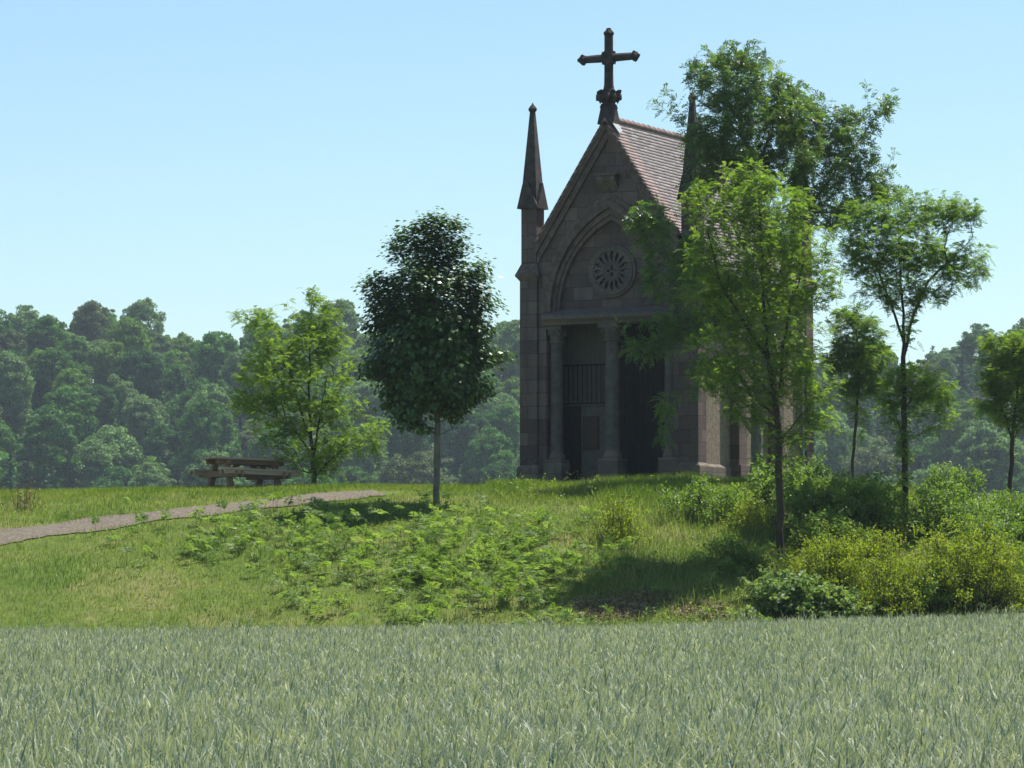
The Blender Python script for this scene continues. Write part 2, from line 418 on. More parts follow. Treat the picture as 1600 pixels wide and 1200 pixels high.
# arch orders
am = MB()
am.band(arch(1.949, 7.749), arch(1.80, 7.50), .03, .42)
am.band(arch(1.80, 7.50), arch(1.69, 7.32), .14, .46)
am.band(arch(1.69, 7.32), arch(1.60, 7.18), .20, .5)
am.band(arch(2.06, 7.93), arch(1.951, 7.751), .045, .085)
am.build('arch_moulding', M['carved'], chapel, bevel=.015)
# tympanum
ty = MB(); ty.prism(list(reversed(arch(1.64, 7.25))), .36, .7)
ty.build('tympanum', M['stone'], chapel)
# raking stone band under the verge tiles
rk = MB()
for s in (-1, 1):
    rk.band([(0, APEX-.13), (s*2.2, zroof(2.2)-.13)], [(0, APEX-.55), (s*2.2, zroof(2.2)-.55)], .0, .088)
    rk.band([(0, APEX-.05), (s*2.2, zroof(2.2)-.05)], [(0, APEX-.27), (s*2.2, zroof(2.2)-.27)], -.09, -.002)
rk.build('raking_cornice', M['carved'], chapel, bevel=.012)
# bracket under the gable, and the darker recess slab above it
bk = MB(); bk.prism_x([(.088, 7.98), (-.12, 8.22), (-.16, 8.22), (-.16, 8.36), (.088, 8.36)], -.30, .30); bk.box(-.36, .36, -.2, .088, 8.362, 8.43)
bk.build('bracket', M['carved'], chapel, bevel=.012)
# rose window
rw = MB(); RC = 5.80; RX = 0.0
def ring(mb, r0, r1, y0, y1, n=64):
    A = [(RX + r0*math.cos(2*math.pi*k/n), RC + r0*math.sin(2*math.pi*k/n)) for k in range(n)]
    B = [(RX + r1*math.cos(2*math.pi*k/n), RC + r1*math.sin(2*math.pi*k/n)) for k in range(n)]
    mb.band(A, B, y0, y1, closed=True)
ring(rw, .82, .74, .27, .358); ring(rw, .74, .635, .235, .355); ring(rw, .275, .225, .25, .354)
for k in range(16):
    th = 2*math.pi*(k+.5)/16; A = []; B = []
    for j in range(13):
        r = .27 + j/12*.372
        q = (r-.29)/.325
        ph = .062*max(0, math.sin(math.pi*min(1, max(0, q))**1.35))**.75 if 0 < q < 1 else 0
        a = math.pi/16 - ph/r
        A.append((RX + r*math.cos(th-a), RC + r*math.sin(th-a))); B.append((RX + r*math.cos(th+a), RC + r*math.sin(th+a)))
    rw.band(A, B, .262, .353)
A = []; B = []
for k in range(96):
    th = 2*math.pi*k/96
    rq = .045 + .135*abs(math.cos(2*th))**2.2
    A.append((RX + .228*math.cos(th), RC + .228*math.sin(th))); B.append((RX + rq*math.cos(th), RC + rq*math.sin(th)))
rw.band(A, B, .262, .352, closed=True)
rw.v = [(x*.88, y, RC + (z-RC)*.88) for x, y, z in rw.v]
rose = rw.build('rose_window', M['stone_grey'], chapel, bevel=.006)
gl = MB(); gl.prism([(RX + .60*math.cos(2*math.pi*k/48), RC + .60*math.sin(2*math.pi*k/48)) for k in range(48)], .345, .359)
gl.build('window_glass', M['glass'], rose)
# lintel slab
lt = MB(); lt.prism_x([(.7, 4.36), (-.02, 4.36), (-.02, 4.42), (-.10, 4.50), (-.10, 4.62), (.30, 4.80), (.7, 4.80)], -2.02, 2.02)
lt.build('lintel', M['stone_grey'], chapel, bevel=.015)
# columns
def column(cx, cy, r, name):
    c = MB(); c.lathe(cx, cy, [(r*1.02, .95), (r, 1.2), (r*.94, 3.9)], 20)
    co = c.build(name, M['column'], chapel, smooth=True)
    k = MB(); k.lathe(cx, cy, [(r*1.0, 3.87), (r*1.18, 3.90), (r*1.18, 3.95), (r*1.02, 3.98), (r*1.12, 4.08), (r*1.42, 4.20), (r*1.5, 4.25)], 16)
    k.box(cx-r*1.5, cx+r*1.5, cy-r*1.5, cy+r*1.5, 4.25, 4.357)
    for q in range(8):
        a = q*math.pi/4; k.blob((cx+r*1.32*math.cos(a), cy+r*1.32*math.sin(a), 4.15), .07, q, 1)
    k.build('capital', M['column'], co)
    b_ = MB(); b_.lathe(cx, cy, [(r*1.28, .70), (r*1.32, .76), (r*1.2, .83), (r*1.05, .87), (r*1.14, .91), (r*1.02, .96)], 20)
    b_.box(cx-r*1.5, cx+r*1.5, cy-r*1.5, cy+r*1.5, -.8, .70)
    b_.build('column_base', M['plinth'], co, bevel=.015)
column(0.0, .30, .205, 'column')
column(-1.765, .36, .185, 'column'); column(1.765, .36, .185, 'column')
# corner piers with pinnacles
def pier(sx, yb):
    y0, y1 = (0.0, .54) if yb == 0 else (LEN-.54, LEN)
    x0, x1 = sorted((sx*2.74, sx*2.2)); cx, cy = (x0+x1)/2, (y0+y1)/2
    p = MB(); p.box(x0, x1, y0, y1, .55, 5.62); p.box(x0+.03, x1-.03, y0+.03, y1-.03, 6.05, 7.62)
    po = p.build('corner_pier', M['stone'], chapel, bevel=.012)
    b_ = MB(); b_.box(x0-.07, x1+.07, y0-.07, y1+.07, -1.2, .46); b_.frustum(cx, cy, .46, .552, .34, .275)
    b_.build('pier_base', M['plinth'], po, bevel=.015)
    c = MB(); c.frustum(cx, cy, 5.60, 5.72, .27, .36); c.box(cx-.37, cx+.37, cy-.37, cy+.37, 5.72, 5.80); c.frustum(cx, cy, 5.80, 6.07, .36, .245)
    c.build('pier_cap', M['carved'], po, bevel=.01)
    s = MB()
    h = .335                      # four small gables round the foot of the spire
    s.prism([(cx-h, 7.60), (cx, 8.32), (cx+h, 7.60)], cy-h, cy+h)
    s.prism_x([(cy-h+.003, 7.604), (cy, 8.316), (cy+h-.003, 7.604)], cx-h+.003, cx+h-.003)
    s.frustum(cx, cy, 7.66, 10.28, .262, .062)
    s.build('spire', M['spire'], po, bevel=.008)
    f = MB(); f.lathe(cx, cy, [(.06, 10.26), (.115, 10.33), (.125, 10.38), (.085, 10.44), (.03, 10.50), (.012, 10.55)], 10)
    f.build('finial', M['dark_stone'], po, smooth=True)
for sx in (-1, 1):
    for yb in (0, 1): pier(sx, yb)
# side walls, buttresses, rear wall
for sx in (-1, 1):
    x0, x1 = sorted((sx*2.15, sx*2.58))
    s = MB(); s.box(x0, x1, .545, LEN-.545, .5, 5.72)
    so = s.build('side_wall', M['render'], chapel)
    p = MB(); q0, q1 = sorted((sx*2.1, sx*2.66)); p.box(q0, q1, .62, LEN-.62, -1.2, .46)
    p.prism([(sx*2.66, .46), (sx*2.585, .54), (sx*2.1, .54), (sx*2.1, .46)] if sx > 0 else [(sx*2.1, .46), (sx*2.1, .54), (sx*2.585, .54), (sx*2.66, .46)], .62, LEN-.62)
    p.build('side_plinth', M['plinth'], so, bevel=.012)
    for yb in (2.7, 5.3):
        b_ = MB(); q0, q1 = sorted((sx*2.58, sx*2.86)); b_.box(q0, q1, yb-.26, yb+.26, .55, 5.0)
        b_.prism([(sx*2.86, 5.0), (sx*2.58, 5.5), (sx*2.5, 5.5), (sx*2.5, 5.0)], yb-.26, yb+.26)
        q0, q1 = sorted((sx*2.5, sx*2.94)); b_.box(q0, q1, yb-.33, yb+.33, -1.2, .55)
        b_.build('buttress', M['stone'], so, bevel=.012)
    c = MB(); q0, q1 = sorted((sx*2.5, sx*2.80)); c.box(q0, q1, .62, LEN-.62, 5.56, 5.74)
    q0, q1 = sorted((sx*2.5, sx*2.70)); c.box(q0, q1, .62, LEN-.62, 5.42, 5.558)
    c.build('eaves_cornice', M['carved'], so, bevel=.012)
rwl = MB(); rwl.prism([(-2.2, -.8), (-2.2, zroof(2.2)-.12), (0, APEX-.12), (2.2, zroof(2.2)-.12), (2.2, -.8)], LEN-.5, LEN-.06)
rwl.build('rear_wall', M['stone'], chapel)
# downpipe
dp = MB(); dp.tube([(2.86, 7.28, 5.62), (2.86, 7.28, 5.3), (2.70, 7.28, 5.1), (2.70, 7.28, .75), (2.80, 7.28, .55), (2.80, 7.28, -.3)], .05, 10)
dpo = dp.build('downpipe', M['zinc'], chapel, smooth=True)
gt = MB(); gt.tube([(2.95, .62, 5.66), (2.95, 7.38, 5.64)], .065, 10); gt.build('gutter', M['zinc'], chapel, smooth=True)
# roof of stepped tile courses
TV = []; TF = []; TT = []
step = .118; slope = math.hypot(1, PITCHK); ca, sa = 1/slope, PITCHK/slope
for s in (-1, 1):
    ncrs = int(2.92*slope/step)
    for k in range(ncrs + 1):
        d0 = k*step; d1 = d0 + step*1.25
        xa = d0*ca; inside = xa < 2.12
        ya, yb = (-.17, LEN+.10) if inside else (.56, LEN-.56)
        jit = .006*math.sin(k*12.9)
        nseg = 44
        for lift0, lift1 in ((.012, .024),):
            base = len(TV)
            for j in range(nseg+1):
                y = ya + (yb-ya)*j/nseg; wob = .006*math.sin(j*7.7+k*3.1) + .004*math.sin(j*2.1+k) + jit
                sag = -.05*math.sin(math.pi*min(1, max(0, y/LEN)))*math.sin(math.pi*d0/(2.92*slope))
                def P(d, l): return (s*(d*ca + (l+sag)*sa), y, APEX - d*sa + (l+sag)*ca)
                TV += [P(d0-.02, lift0), P(d1+wob, lift1), P(d1+wob, lift1-.03), P(d0-.02, -.04)]
                TT += [k+.5]*4
            for j in range(nseg):
                a, b_ = base+4*j, base+4*(j+1)
                for q in range(4): TF.append((a+q, b_+q, b_+(q+1) % 4, a+(q+1) % 4))
            TF.append((base, base+1, base+2, base+3)); e = base+4*nseg; TF.append((e+3, e+2, e+1, e))
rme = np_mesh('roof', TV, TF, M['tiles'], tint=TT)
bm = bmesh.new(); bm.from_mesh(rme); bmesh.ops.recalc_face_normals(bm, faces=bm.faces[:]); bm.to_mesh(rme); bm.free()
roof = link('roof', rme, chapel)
rd = MB()
for j in range(25):
    y = -.10 + j*.33
    rd.tube([(0, y, APEX+.02+.004*(j % 3)), (0, y+.345, APEX+.012)], [.100, .094], 12)
rd.build('ridge_tiles', plain_mat('ridge_clay', (.17, .11, .10), (.29, .20, .18), 7, .8, .01), roof, smooth=True)
fl = MB()
fl.add([(.10, -.19, APEX-.05), (.10, .32, APEX-.05), (.36, -.06, APEX-.46), (.30, .22, APEX-.36)], [(0, 1, 3, 2)])
fl.add([(.10, -.19, APEX-.06), (.10, .32, APEX-.06), (.36, -.06, APEX-.47), (.30, .22, APEX-.37)], [(2, 3, 1, 0)])
flo = fl.build('lead_flashing', M['lead'], roof); flo.location = (.055, 0, .035)
# verge soffit body that closes the roof underneath
sf = MB()
for s in (-1, 1):
    sf.band([(0, APEX-.06), (s*2.15, zroof(2.15)-.06)], [(0, APEX-.125), (s*2.15, zroof(2.15)-.125)], .09, LEN-.06)
sf.build('roof_boarding', M['wood_dark'], roof)
# porch: floor, ceiling, back screen with boards, door, grille and plaque
pf_ = MB(); pf_.box(-1.95, 1.95, .1, 1.6, -.8, .14); pf_.box(-2.19, -1.94, .76, 1.6, -.8, 4.7); pf_.box(1.94, 2.19, .76, 1.6, -.8, 4.7); pf_.box(-1.94, 1.94, .71, 1.6, 4.45, 4.6)
pf_.build('porch_lining', M['stone_grey'], chapel)
sc = MB()
for k in range(26):
    x = -1.93 + k*.1485
    if x > -.40: sc.box(x, x+.140, 1.05 + .006*(k % 2), 1.12, .15, 4.44)
sc.box(-1.93, 1.93, 1.125, 1.2, .15, 4.44)
screen = sc.build('plank_screen', M['wood_dark'], chapel)
s2 = MB()
for k in range(10):
    x = -1.93 + k*.1485; s2.box(x, x+.141, 1.055 + .005*(k % 2), 1.12, 2.32, 4.44)
s2.build('upper_boards', M['wood_grey'], chapel)
s3 = MB(); s3.box(-1.35, -.45, 1.04, 1.048, .15, 2.18); s3.box(-1.93, -.45, 1.01, 1.048, 2.185, 2.315)
pan = s3.build('lower_panel', M['board'], chapel, bevel=.006)
pq = MB(); pq.box(-1.28, -.78, 1.0, 1.037, .98, 1.90); pq.box(-1.25, -.81, .985, .999, 1.01, 1.87)
pq.build('plaque', M['plaque'], pan, bevel=.005)
dr = MB()
for k in range(5): dr.box(-1.92+k*.11, -1.92+k*.11+.105, .98, 1.02, .16, 2.17)
dr.box(-1.92, -1.37, 1.025, 1.04, .3, .45); dr.box(-1.92, -1.37, 1.025, 1.04, 1.85, 2.0)
door = dr.build('door', M['wood_dark'], chapel)
hd = MB(); hd.tube([(-1.43, .98, 1.05), (-1.43, .92, 1.05), (-1.53, .92, 1.05)], .013, 8); hd.build('door_handle', M['iron'], door)
gr = MB()
for k in range(10): gr.tube([(-1.86+k*.145, .99, 2.25), (-1.86+k*.145, .99, 3.30)], .013, 6)
gr.box(-1.93, -.45, .975, 1.0, 3.29, 3.33); gr.box(-1.93, -.45, .975, 1.0, 2.24, 2.275)
gr.build('iron_grille', M['iron'], chapel)
# cross on the gable
CZ = 11.60; CY = .10
ped = MB(); ped.frustum(0, CY, APEX-.15, 10.22, .24, .175, .26, .175); ped.frustum(0, CY, 10.22, 10.34, .20, .16); ped.lathe(0, CY, [(.17, 10.32), (.22, 10.45), (.23, 10.55), (.17, 10.72), (.14, 10.80)], 8)
cpo = ped.build('cross_pedestal', M['dark_stone'], chapel, bevel=.012)
cr = MB()
for q in range(8):
    a = q*math.pi/4 + .2; rr = .25 if q % 2 == 0 else .21
    cr.blob((rr*math.cos(a), CY + rr*math.sin(a), 10.52), .11, q, 2, .3, (1, 1, 1.25)); cr.blob((rr*1.15*math.cos(a), CY + rr*1.15*math.sin(a), 10.66), .075, q+9, 1, .3)
cr.build('leaf_crockets', M['dark_stone'], cpo)
cs = MB()
cs.lathe(0, CY, [(.155, 10.76), (.135, 10.86), (.128, 11.2), (.124, 12.22)], 8)
arm = [(-.80, .105), (-.2, .118), (.2, .118), (.80, .105)]
vs = []; n8 = 8
cs.tube([(x, CY, CZ) for x, r in arm], [r for x, r in arm], 8)
for q in range(4):
    a = q*math.pi/2 + math.pi/4
    px, pz = .17*math.cos(a), .17*math.sin(a)
    cs.prism([(px*.35-pz*.4, CZ+pz*.35+px*.4), (px*1.5, CZ+pz*1.5), (px*.35+pz*.4, CZ+pz*.35-px*.4), (0, CZ)], CY-.10, CY+.10)
cs.prism([(.21*math.cos(q*math.pi/4), CZ+.21*math.sin(q*math.pi/4)) for q in range(8)], CY-.135, CY+.135)
cross = cs.build('cross', M['dark_stone'], chapel, bevel=.012)
for px, pz in ((-.80, CZ), (.80, CZ), (0, 12.27)):
    kb = MB(); kb.blob((px, CY, pz), .13, 3, 2, .12)
    for q in range(6):
        a = q*math.pi/3
        if pz == CZ: kb.blob((px, CY + .10*math.cos(a), pz + .10*math.sin(a)), .06, q, 1)
        else: kb.blob((px + .10*math.cos(a), CY + .10*math.sin(a), pz), .06, q, 1)
    dx = (px/.8)*.12; kb.blob((px+dx*.8, CY, pz + (.10 if pz != CZ else 0)), .08, 8, 1)
    kb.build('cross_knob', M['dark_stone'], cross)

# ------------------------------------------------------------------ picnic table
def picnic(loc, rz):
    t = empty('picnic_table', loc, rz); t.rotation_euler = (0, R(1.2), rz)
    tag(t, 'heavy weathered timber picnic table with two attached benches beside the path', 'picnic table')
    for k in range(5):
        m = MB(); m.box(-1.18 + .03*(k % 2), 1.20 - .04*(k % 3), -.42 + k*.17, -.42 + k*.17 + .155, .74, .80)
        m.build('top_plank', M['table_top_wood'], t, bevel=.008)
    for s in (-1, 1):
        m = MB(); m.box(-1.20, 1.20, s*.80-.15, s*.80+.15, .43, .49); m.box(-1.2, 1.2, s*.80-.13, s*.80-.08, .33, .428); m.box(-1.2, 1.2, s*.80+.08, s*.80+.13, .33, .428)
        m.build('bench_seat', M['table_top_wood'], t, bevel=.008)
    for s in (-1, 1):
        m = MB()
        for q in (-1, 1): m.bar((s*.75, q*.62, -.25), (s*.75, q*.26, .738), .10, .16, (1, 0, 0))
        m.build('trestle', M['table_wood'], t, bevel=.008)
        m = MB(); m.box(s*.75-.12, s*.75-.055, -.98, .98, .26, .425); m.box(s*.75+.055, s*.75+.12, -.98, .98, .26, .425)
        m.build('bench_beam', M['table_wood'], t, bevel=.008)
        m = MB(); m.box(s*.75-.06, s*.75+.06, -.42, .42, .60, .738); m.build('top_batten', M['table_wood'], t, bevel=.008)
    m = MB(); m.box(-1.05, 1.05, -.30, -.24, .62, .737); m.box(-1.05, 1.05, .24, .30, .62, .737); m.build('apron', M['table_wood'], t, bevel=.008)
    m = MB(); m.bar((-.7, 0, .32), (-.05, 0, .72), .08, .1); m.bar((.7, 0, .32), (.05, 0, .72), .08, .1); m.build('brace', M['table_wood'], t, bevel=.006)
pt = at(382, 760, 93.5)
picnic((pt.x, 93.5, gz(pt.x, 93.5) + .02), R(36))

# ------------------------------------------------------------------ leaves and trees
def unit(a): return a/np.maximum(np.linalg.norm(a, axis=-1, keepdims=True), 1e-9)
def diamonds(base, d, side, L, W, nrm=None, fold=0.0, wpos=.45):
    """(n,3) arrays -> verts (n*4,3), tris (n*2,3)"""
    L = np.broadcast_to(np.asarray(L, float), (len(base),))[:, None]; W = np.broadcast_to(np.asarray(W, float), (len(base),))[:, None]
    f = 0 if nrm is None else nrm*W*fold
    V = np.stack([base, base + d*L*wpos + side*W*.5 + f, base + d*L, base + d*L*wpos - side*W*.5 + f], 1)
    return V
def tri_of(n):
    b = np.arange(n)[:, None]*4
    return np.concatenate([b + np.array([[0, 1, 2]]), b + np.array([[0, 2, 3]])], 0)
def frame(d, tilt=.6):
    up = np.zeros_like(d); up[:, 2] = 1
    up = unit(up + rng.normal(0, tilt, d.shape))
    side = unit(np.cross(d, up)); return side, np.cross(side, d)
def pinnate(o, d, L, pairs, ll, lw, droop=.25, taper=False, tilt=.5, ang=.55):
    n = len(o); side, nrm = frame(d, tilt); out = []
    L = np.broadcast_to(np.asarray(L, float), (n,))[:, None]
    dn = np.zeros((n, 3)); dn[:, 2] = -1
    for k in range(pairs):
        t = (k+.8)/(pairs+.4); p = o + d*L*t + dn*L*droop*t*t
        if taper: s = (1-t)*1.0 + .12
        else: s = 1 - .35*abs(2*t-1)**2
        for sg in (-1, 1):
            ld = unit(side*sg + d*ang + dn*.25 + rng.normal(0, .12, (n, 3)))
            wd = unit(np.cross(ld, nrm) + rng.normal(0, .25, (n, 3)))
            out.append(diamonds(p, ld, wd, ll*s*(L[:, 0] if taper else 1), lw*(s if taper else 1)))
    td = unit(d + dn*droop*1.5)
    out.append(diamonds(o + d*L*.96 + dn*L*droop*.92, td, side, ll*(L[:, 0]*.25 if taper else 1), lw))
    V = np.concatenate(out, 1).reshape(-1, 3)
    return V, len(V)//4, (pairs*2+1)*4

def grow(trunk, targets, r0, rtip=.0045, jit=.06, up=.35, reach=.28, down=.5):
    """skeleton: trunk polylines, then every target joined to the tree; returns edges with radii"""
    pos = []; par = []; plen = []
    for line in trunk:
        prev = -1
        for i, p in enumerate(line):
            p = np.array(p, float)
            if i == 0 and pos:
                d = np.linalg.norm(np.array(pos) - p, axis=1); prev = int(d.argmin())
                if d[prev] < .03: continue
            par.append(prev); plen.append(0 if prev < 0 else plen[prev] + np.linalg.norm(p - pos[prev])); pos.append(p); prev = len(pos)-1
    ntrunk = len(pos)
    T = np.array(pos)
    A_ = np.zeros((len(pos) + len(targets)*30, 3)); L_ = np.zeros(len(A_)); A_[:len(pos)] = pos; L_[:len(pos)] = plen
    dist = np.linalg.norm(targets[:, None] - T[None], axis=2).min(1)
    tips = []
    for ti in np.argsort(dist):
        p = targets[ti]; A = A_[:len(pos)]; dv = p - A
        dd = np.linalg.norm(dv, axis=1)
        cost = dd + reach*L_[:len(pos)] + down*np.maximum(0, A[:, 2] - p[2] + .25*dd)
        j = int(cost.argmin()); n = max(1, int(math.ceil(dd[j]/.28))); a = A[j]
        horiz = dv[j].copy(); bend = np.array([0, 0, 1.0])*dd[j]*up*.35
        prev = j
        for k in range(1, n+1):
            t = k/n
            q = a + dv[j]*t - bend*math.sin(math.pi*t)*(.6) + (rng.normal(0, jit, 3)*dd[j]*.5 if k < n else 0)
            par.append(prev); plen.append(plen[prev] + np.linalg.norm(q - pos[prev])); pos.append(q); prev = len(pos)-1; A_[prev] = q; L_[prev] = plen[prev]
        tips.append(prev)
    pos = np.array(pos); par = np.array(par)
    w = np.zeros(len(pos)); g = 2.2
    has = np.bincount(par[par >= 0], minlength=len(pos))
    w[has == 0] = 1
    for i in range(len(pos)-1, 0, -1): w[par[i]] += w[i]
    rad = rtip*w**(1/g); k = math.log(r0/rtip)/max(1e-6, math.log(rad[0]/rtip)); rad = rtip*(rad/rtip)**k
    # steady taper along the bare trunk
    rad = rad*(1 - .35*np.clip((pos[:, 2]-pos[0, 2])/max(1, pos[:, 2].max()-pos[0, 2]), 0, 1))
    main = {}
    for i in range(1, len(pos)):
        j = par[i]
        if j >= 0 and (j not in main or rad[i] > rad[main[j]]): main[j] = i
    e = np.array([i for i in range(len(pos)) if par[i] >= 0])
    r_start = np.array([rad[par[i]] if main[par[i]] == i else min(rad[par[i]], rad[i]*1.25) for i in e])
    return pos, par, rad, e, r_start, np.array(tips)

def tubes(P0, P1, r0, r1, n=6):
    d = unit(P1 - P0); ref = np.where(np.abs(d[:, 2:3]) < .95, np.array([[0, 0, 1.0]]), np.array([[1.0, 0, 0]]))
    a = unit(np.cross(d, ref)); b = np.cross(d, a); P1 = P1 + d*np.minimum(r1, .02)[:, None]
    th = np.arange(n)*2*math.pi/n
    ringd = a[:, None]*np.cos(th)[None, :, None] + b[:, None]*np.sin(th)[None, :, None]
    V = np.concatenate([P0[:, None] + ringd*r0[:, None, None], P1[:, None] + ringd*r1[:, None, None]], 1)
    m = len(P0); base = np.arange(m)[:, None, None]*2*n; k = np.arange(n)
    q = np.stack([k, (k+1) % n, (k+1) % n + n, k + n], 1)[None] + base
    return V.reshape(-1, 3), q.reshape(-1, 4)

def blob_points(base_y, blobs, k=1.9):
    out = []
    for (u, v, ru, rv, dy, n) in blobs:
        n = int(n*k)
        c = at(u, v, base_y + dy); s = (base_y + dy)/F
        rx, rz = ru*s, rv*s; ryy = max(.5, .85*rx)
        p = unit(rng.normal(0, 1, (n, 3)))*(rng.uniform(.02, 1.12, (n, 1))**.36)
        out.append(np.array(c)[None] + p*np.array([rx, ryy, rz]))
    return np.concatenate(out)

def tree(name, label, cat, base, trunk_uv, blobs, r0, leaf, n_leaf, mat_leaf, bark, group=None, up=.35, reach=.28, down=.5, extra_twigs=None):
    """trunk_uv: list of polylines of (u, v, dy); blobs of twig ends in the same units"""
    root = tag(empty(name, base), label, cat, group)
    b = np.array(base); lines = []
    for ln in trunk_uv:
        pts = [np.array(at(u, v, base.y + dy)) for u, v, dy in ln]
        if not lines: pts[0] = b - np.array([0, 0, .35])
        fine = []
        for p, q in zip(pts[:-1], pts[1:]):
            m = max(1, int(np.linalg.norm(q-p)/.3))
            for k in range(m): fine.append(p + (q-p)*k/m + (rng.normal(0, .018, 3) if k else 0))
        fine.append(pts[-1]); lines.append(fine)
    T = blob_points(base.y, blobs, 1.6 if leaf is linden_leaf else 1.45)
    pos, par, rad, e, rs, tips = grow(lines, T, r0, up=up, reach=reach, down=down)
    if extra_twigs is not None: pass
    V, Q = tubes(pos[par[e]] - b, pos[e] - b, rs, rad[e], 7)
    tm = np_mesh('trunk', V, Q, bark, smooth=True); link('trunk', tm, root)
    # leaves along the fine twigs
    fine = e[rad[e] < .011]
    wts = np.linalg.norm(pos[fine] - pos[par[fine]], axis=1); wts = wts*np.where(np.isin(fine, tips), 1.8, 1.0)
    pick = rng.choice(fine, n_leaf, p=wts/wts.sum()); t = rng.uniform(.1, 1.1, (n_leaf, 1))
    o = pos[par[pick]] + (pos[pick]-pos[par[pick]])*t
    ed = unit(pos[pick]-pos[par[pick]])
    if leaf is not linden_leaf: o = o + rng.normal(0, .055, o.shape)
    V, nt_, per = leaf(o - b, ed)
    tint = np.repeat(np.clip(rng.normal(.45, .25, len(V)//per), 0, 1), per)
    # tone differs a little from bough to bough
    cl = np.sin(V[:, 0]*2.1+1)*np.sin(V[:, 1]*1.7+2)*np.sin(V[:, 2]*1.9)
    tint = np.clip(tint + .18*cl, 0, 1)
    link('crown', np_mesh('crown', V, tri_of(nt_), mat_leaf, tint=tint), root)
    return root

def locust_leaf(L=.21):
    def f(o, ed):
        n = len(o); d = rng.normal(0, 1, (n, 3)); d[:, 2] *= .45
        d = unit(unit(d) + ed*.5 + np.array([0, 0, .05]))
        return pinnate(o, d, rng.uniform(.7, 1.25, n)*L, 6, .055, .030, .35, tilt=.5)
    return f
def ash_leaf(o, ed):
    n = len(o); d = rng.normal(0, 1, (n, 3)); d = unit(unit(d) + ed*.6 + np.array([0, 0, .1]))
    return pinnate(o, d, rng.uniform(.8, 1.25, n)*.22, 4, .092, .036, .4, tilt=.6, ang=.8)
def linden_leaf(o, ed):
    """leaves hang like shingles in clusters round the twig ends, outward-facing"""
    n = len(o); m = n//7
    c = np.array([0, 0, 4.1]); cc = o[rng.integers(0, n, m)] + rng.normal(0, .05, (m, 3))
    pick = rng.integers(0, m, n); out_ = (cc - c)*np.array([1, 1, .6]); out_ = unit(out_)[pick]
    lean = unit(rng.normal(0, .55, (m, 3)) + np.array([0, 0, .1]))[pick]
    nr_ = unit(out_*.75 + np.array([0, 0, .75]) + lean*.45 + rng.normal(0, .22, (n, 3)))
    d = out_*.8 + np.array([0, 0, -.55]) + rng.normal(0, .45, (n, 3)); d = unit(d - nr_*(d*nr_).sum(1, keepdims=True))
    side = np.cross(d, nr_); s_ = rng.uniform(.75, 1.3, n)
    o = cc[pick] + rng.normal(0, 1, (n, 3))*np.array([.14, .14, .09])
    V = diamonds(o, d, side, .118*s_, .112*s_, nr_, -.10, .4)
    return V.reshape(-1, 3), n, 4

# the young linden in front of the wood
B = hit(682, 787)
tree('linden_tree', 'young linden with dense dark green egg-shaped crown, left of the chapel', 'tree', B,
     [[(682, 787, 0), (683, 700, 0), (684, 600, 0), (682, 500, 0), (680, 420, 0), (683, 350, 0)]],
     [(690, 352, 30, 22, 0, 22), (650, 372, 30, 26, 0, 24), (705, 385, 34, 34, 0, 30), (676, 385, 46, 36, 0, 50), (588, 470, 20, 14, 0, 10), (574, 443, 14, 9, 0, 6), (585, 580, 26, 10, 0, 9), (625, 630, 22, 14, 0, 9), (710, 345, 10, 14, 0, 5), (668, 350, 10, 12, 0, 5), (628, 368, 14, 12, 0, 6), (770, 470, 12, 12, 0, 5), (738, 430, 24, 20, 0, 14), (628, 395, 22, 18, 0, 12), (725, 590, 34, 24, .2, 18), (790, 550, 12, 7, 0, 4), (610, 610, 24, 14, 0, 10), (745, 505, 24, 24, 0, 16), (655, 655, 18, 12, 0, 8), (705, 655, 12, 14, 0, 6), (668, 460, 84, 66, 0, 220), (670, 530, 94, 66, 0, 260), (676, 595, 82, 50, 0, 170), (640, 560, 70, 60, -.3, 80), (710, 590, 60, 50, .3, 70),
      (600, 445, 34, 24, 0, 25), (592, 500, 26, 20, .3, 16), (748, 460, 22, 40, 0, 25), (765, 552, 28, 14, 0, 12), (755, 410, 14, 14, 0, 6), (640, 640, 26, 22, -.2, 22), (705, 638, 24, 18, .2, 14), (602, 575, 24, 20, 0, 12)],
     .085, linden_leaf, 28000, M['linden'], M['bark_grey'], up=.2)
# locust behind the picnic table
B = hit(492, 758); B = Vector((B.x, B.y + 4, 0)); B.x = (492-800)/F*B.y; B.z = gz(B.x, B.y)
tree('locust_tree', 'airy light green locust tree with several thin stems behind the picnic table', 'tree', B,
     [[(492, 760, 0), (488, 700, 0), (482, 640, 0), (484, 560, 0), (486, 480, 0), (489, 462, 0)],
      [(488, 700, 0), (470, 640, .3), (455, 590, .3), (438, 520, .4)], [(490, 715, 0), (500, 650, -.3), (510, 590, -.3)], [(492, 745, 0), (520, 715, -.5), (545, 695, -.6)]],
     [(470, 600, 108, 140, 0, 140), (455, 530, 70, 48, 0, 70), (430, 585, 62, 42, .2, 90), (505, 520, 34, 50, -.2, 60), (400, 630, 46, 22, .2, 40), (490, 462, 14, 14, 0, 12),
      (395, 495, 30, 18, 0, 20), (520, 640, 36, 26, -.3, 40), (550, 690, 50, 24, -.5, 50), (500, 720, 36, 28, -.2, 50), (455, 650, 46, 36, 0, 60), (590, 665, 26, 14, -.4, 10)],
     .075, locust_leaf(.21), 6200, M['locust'], M['bark'], group='locust trees round the chapel')
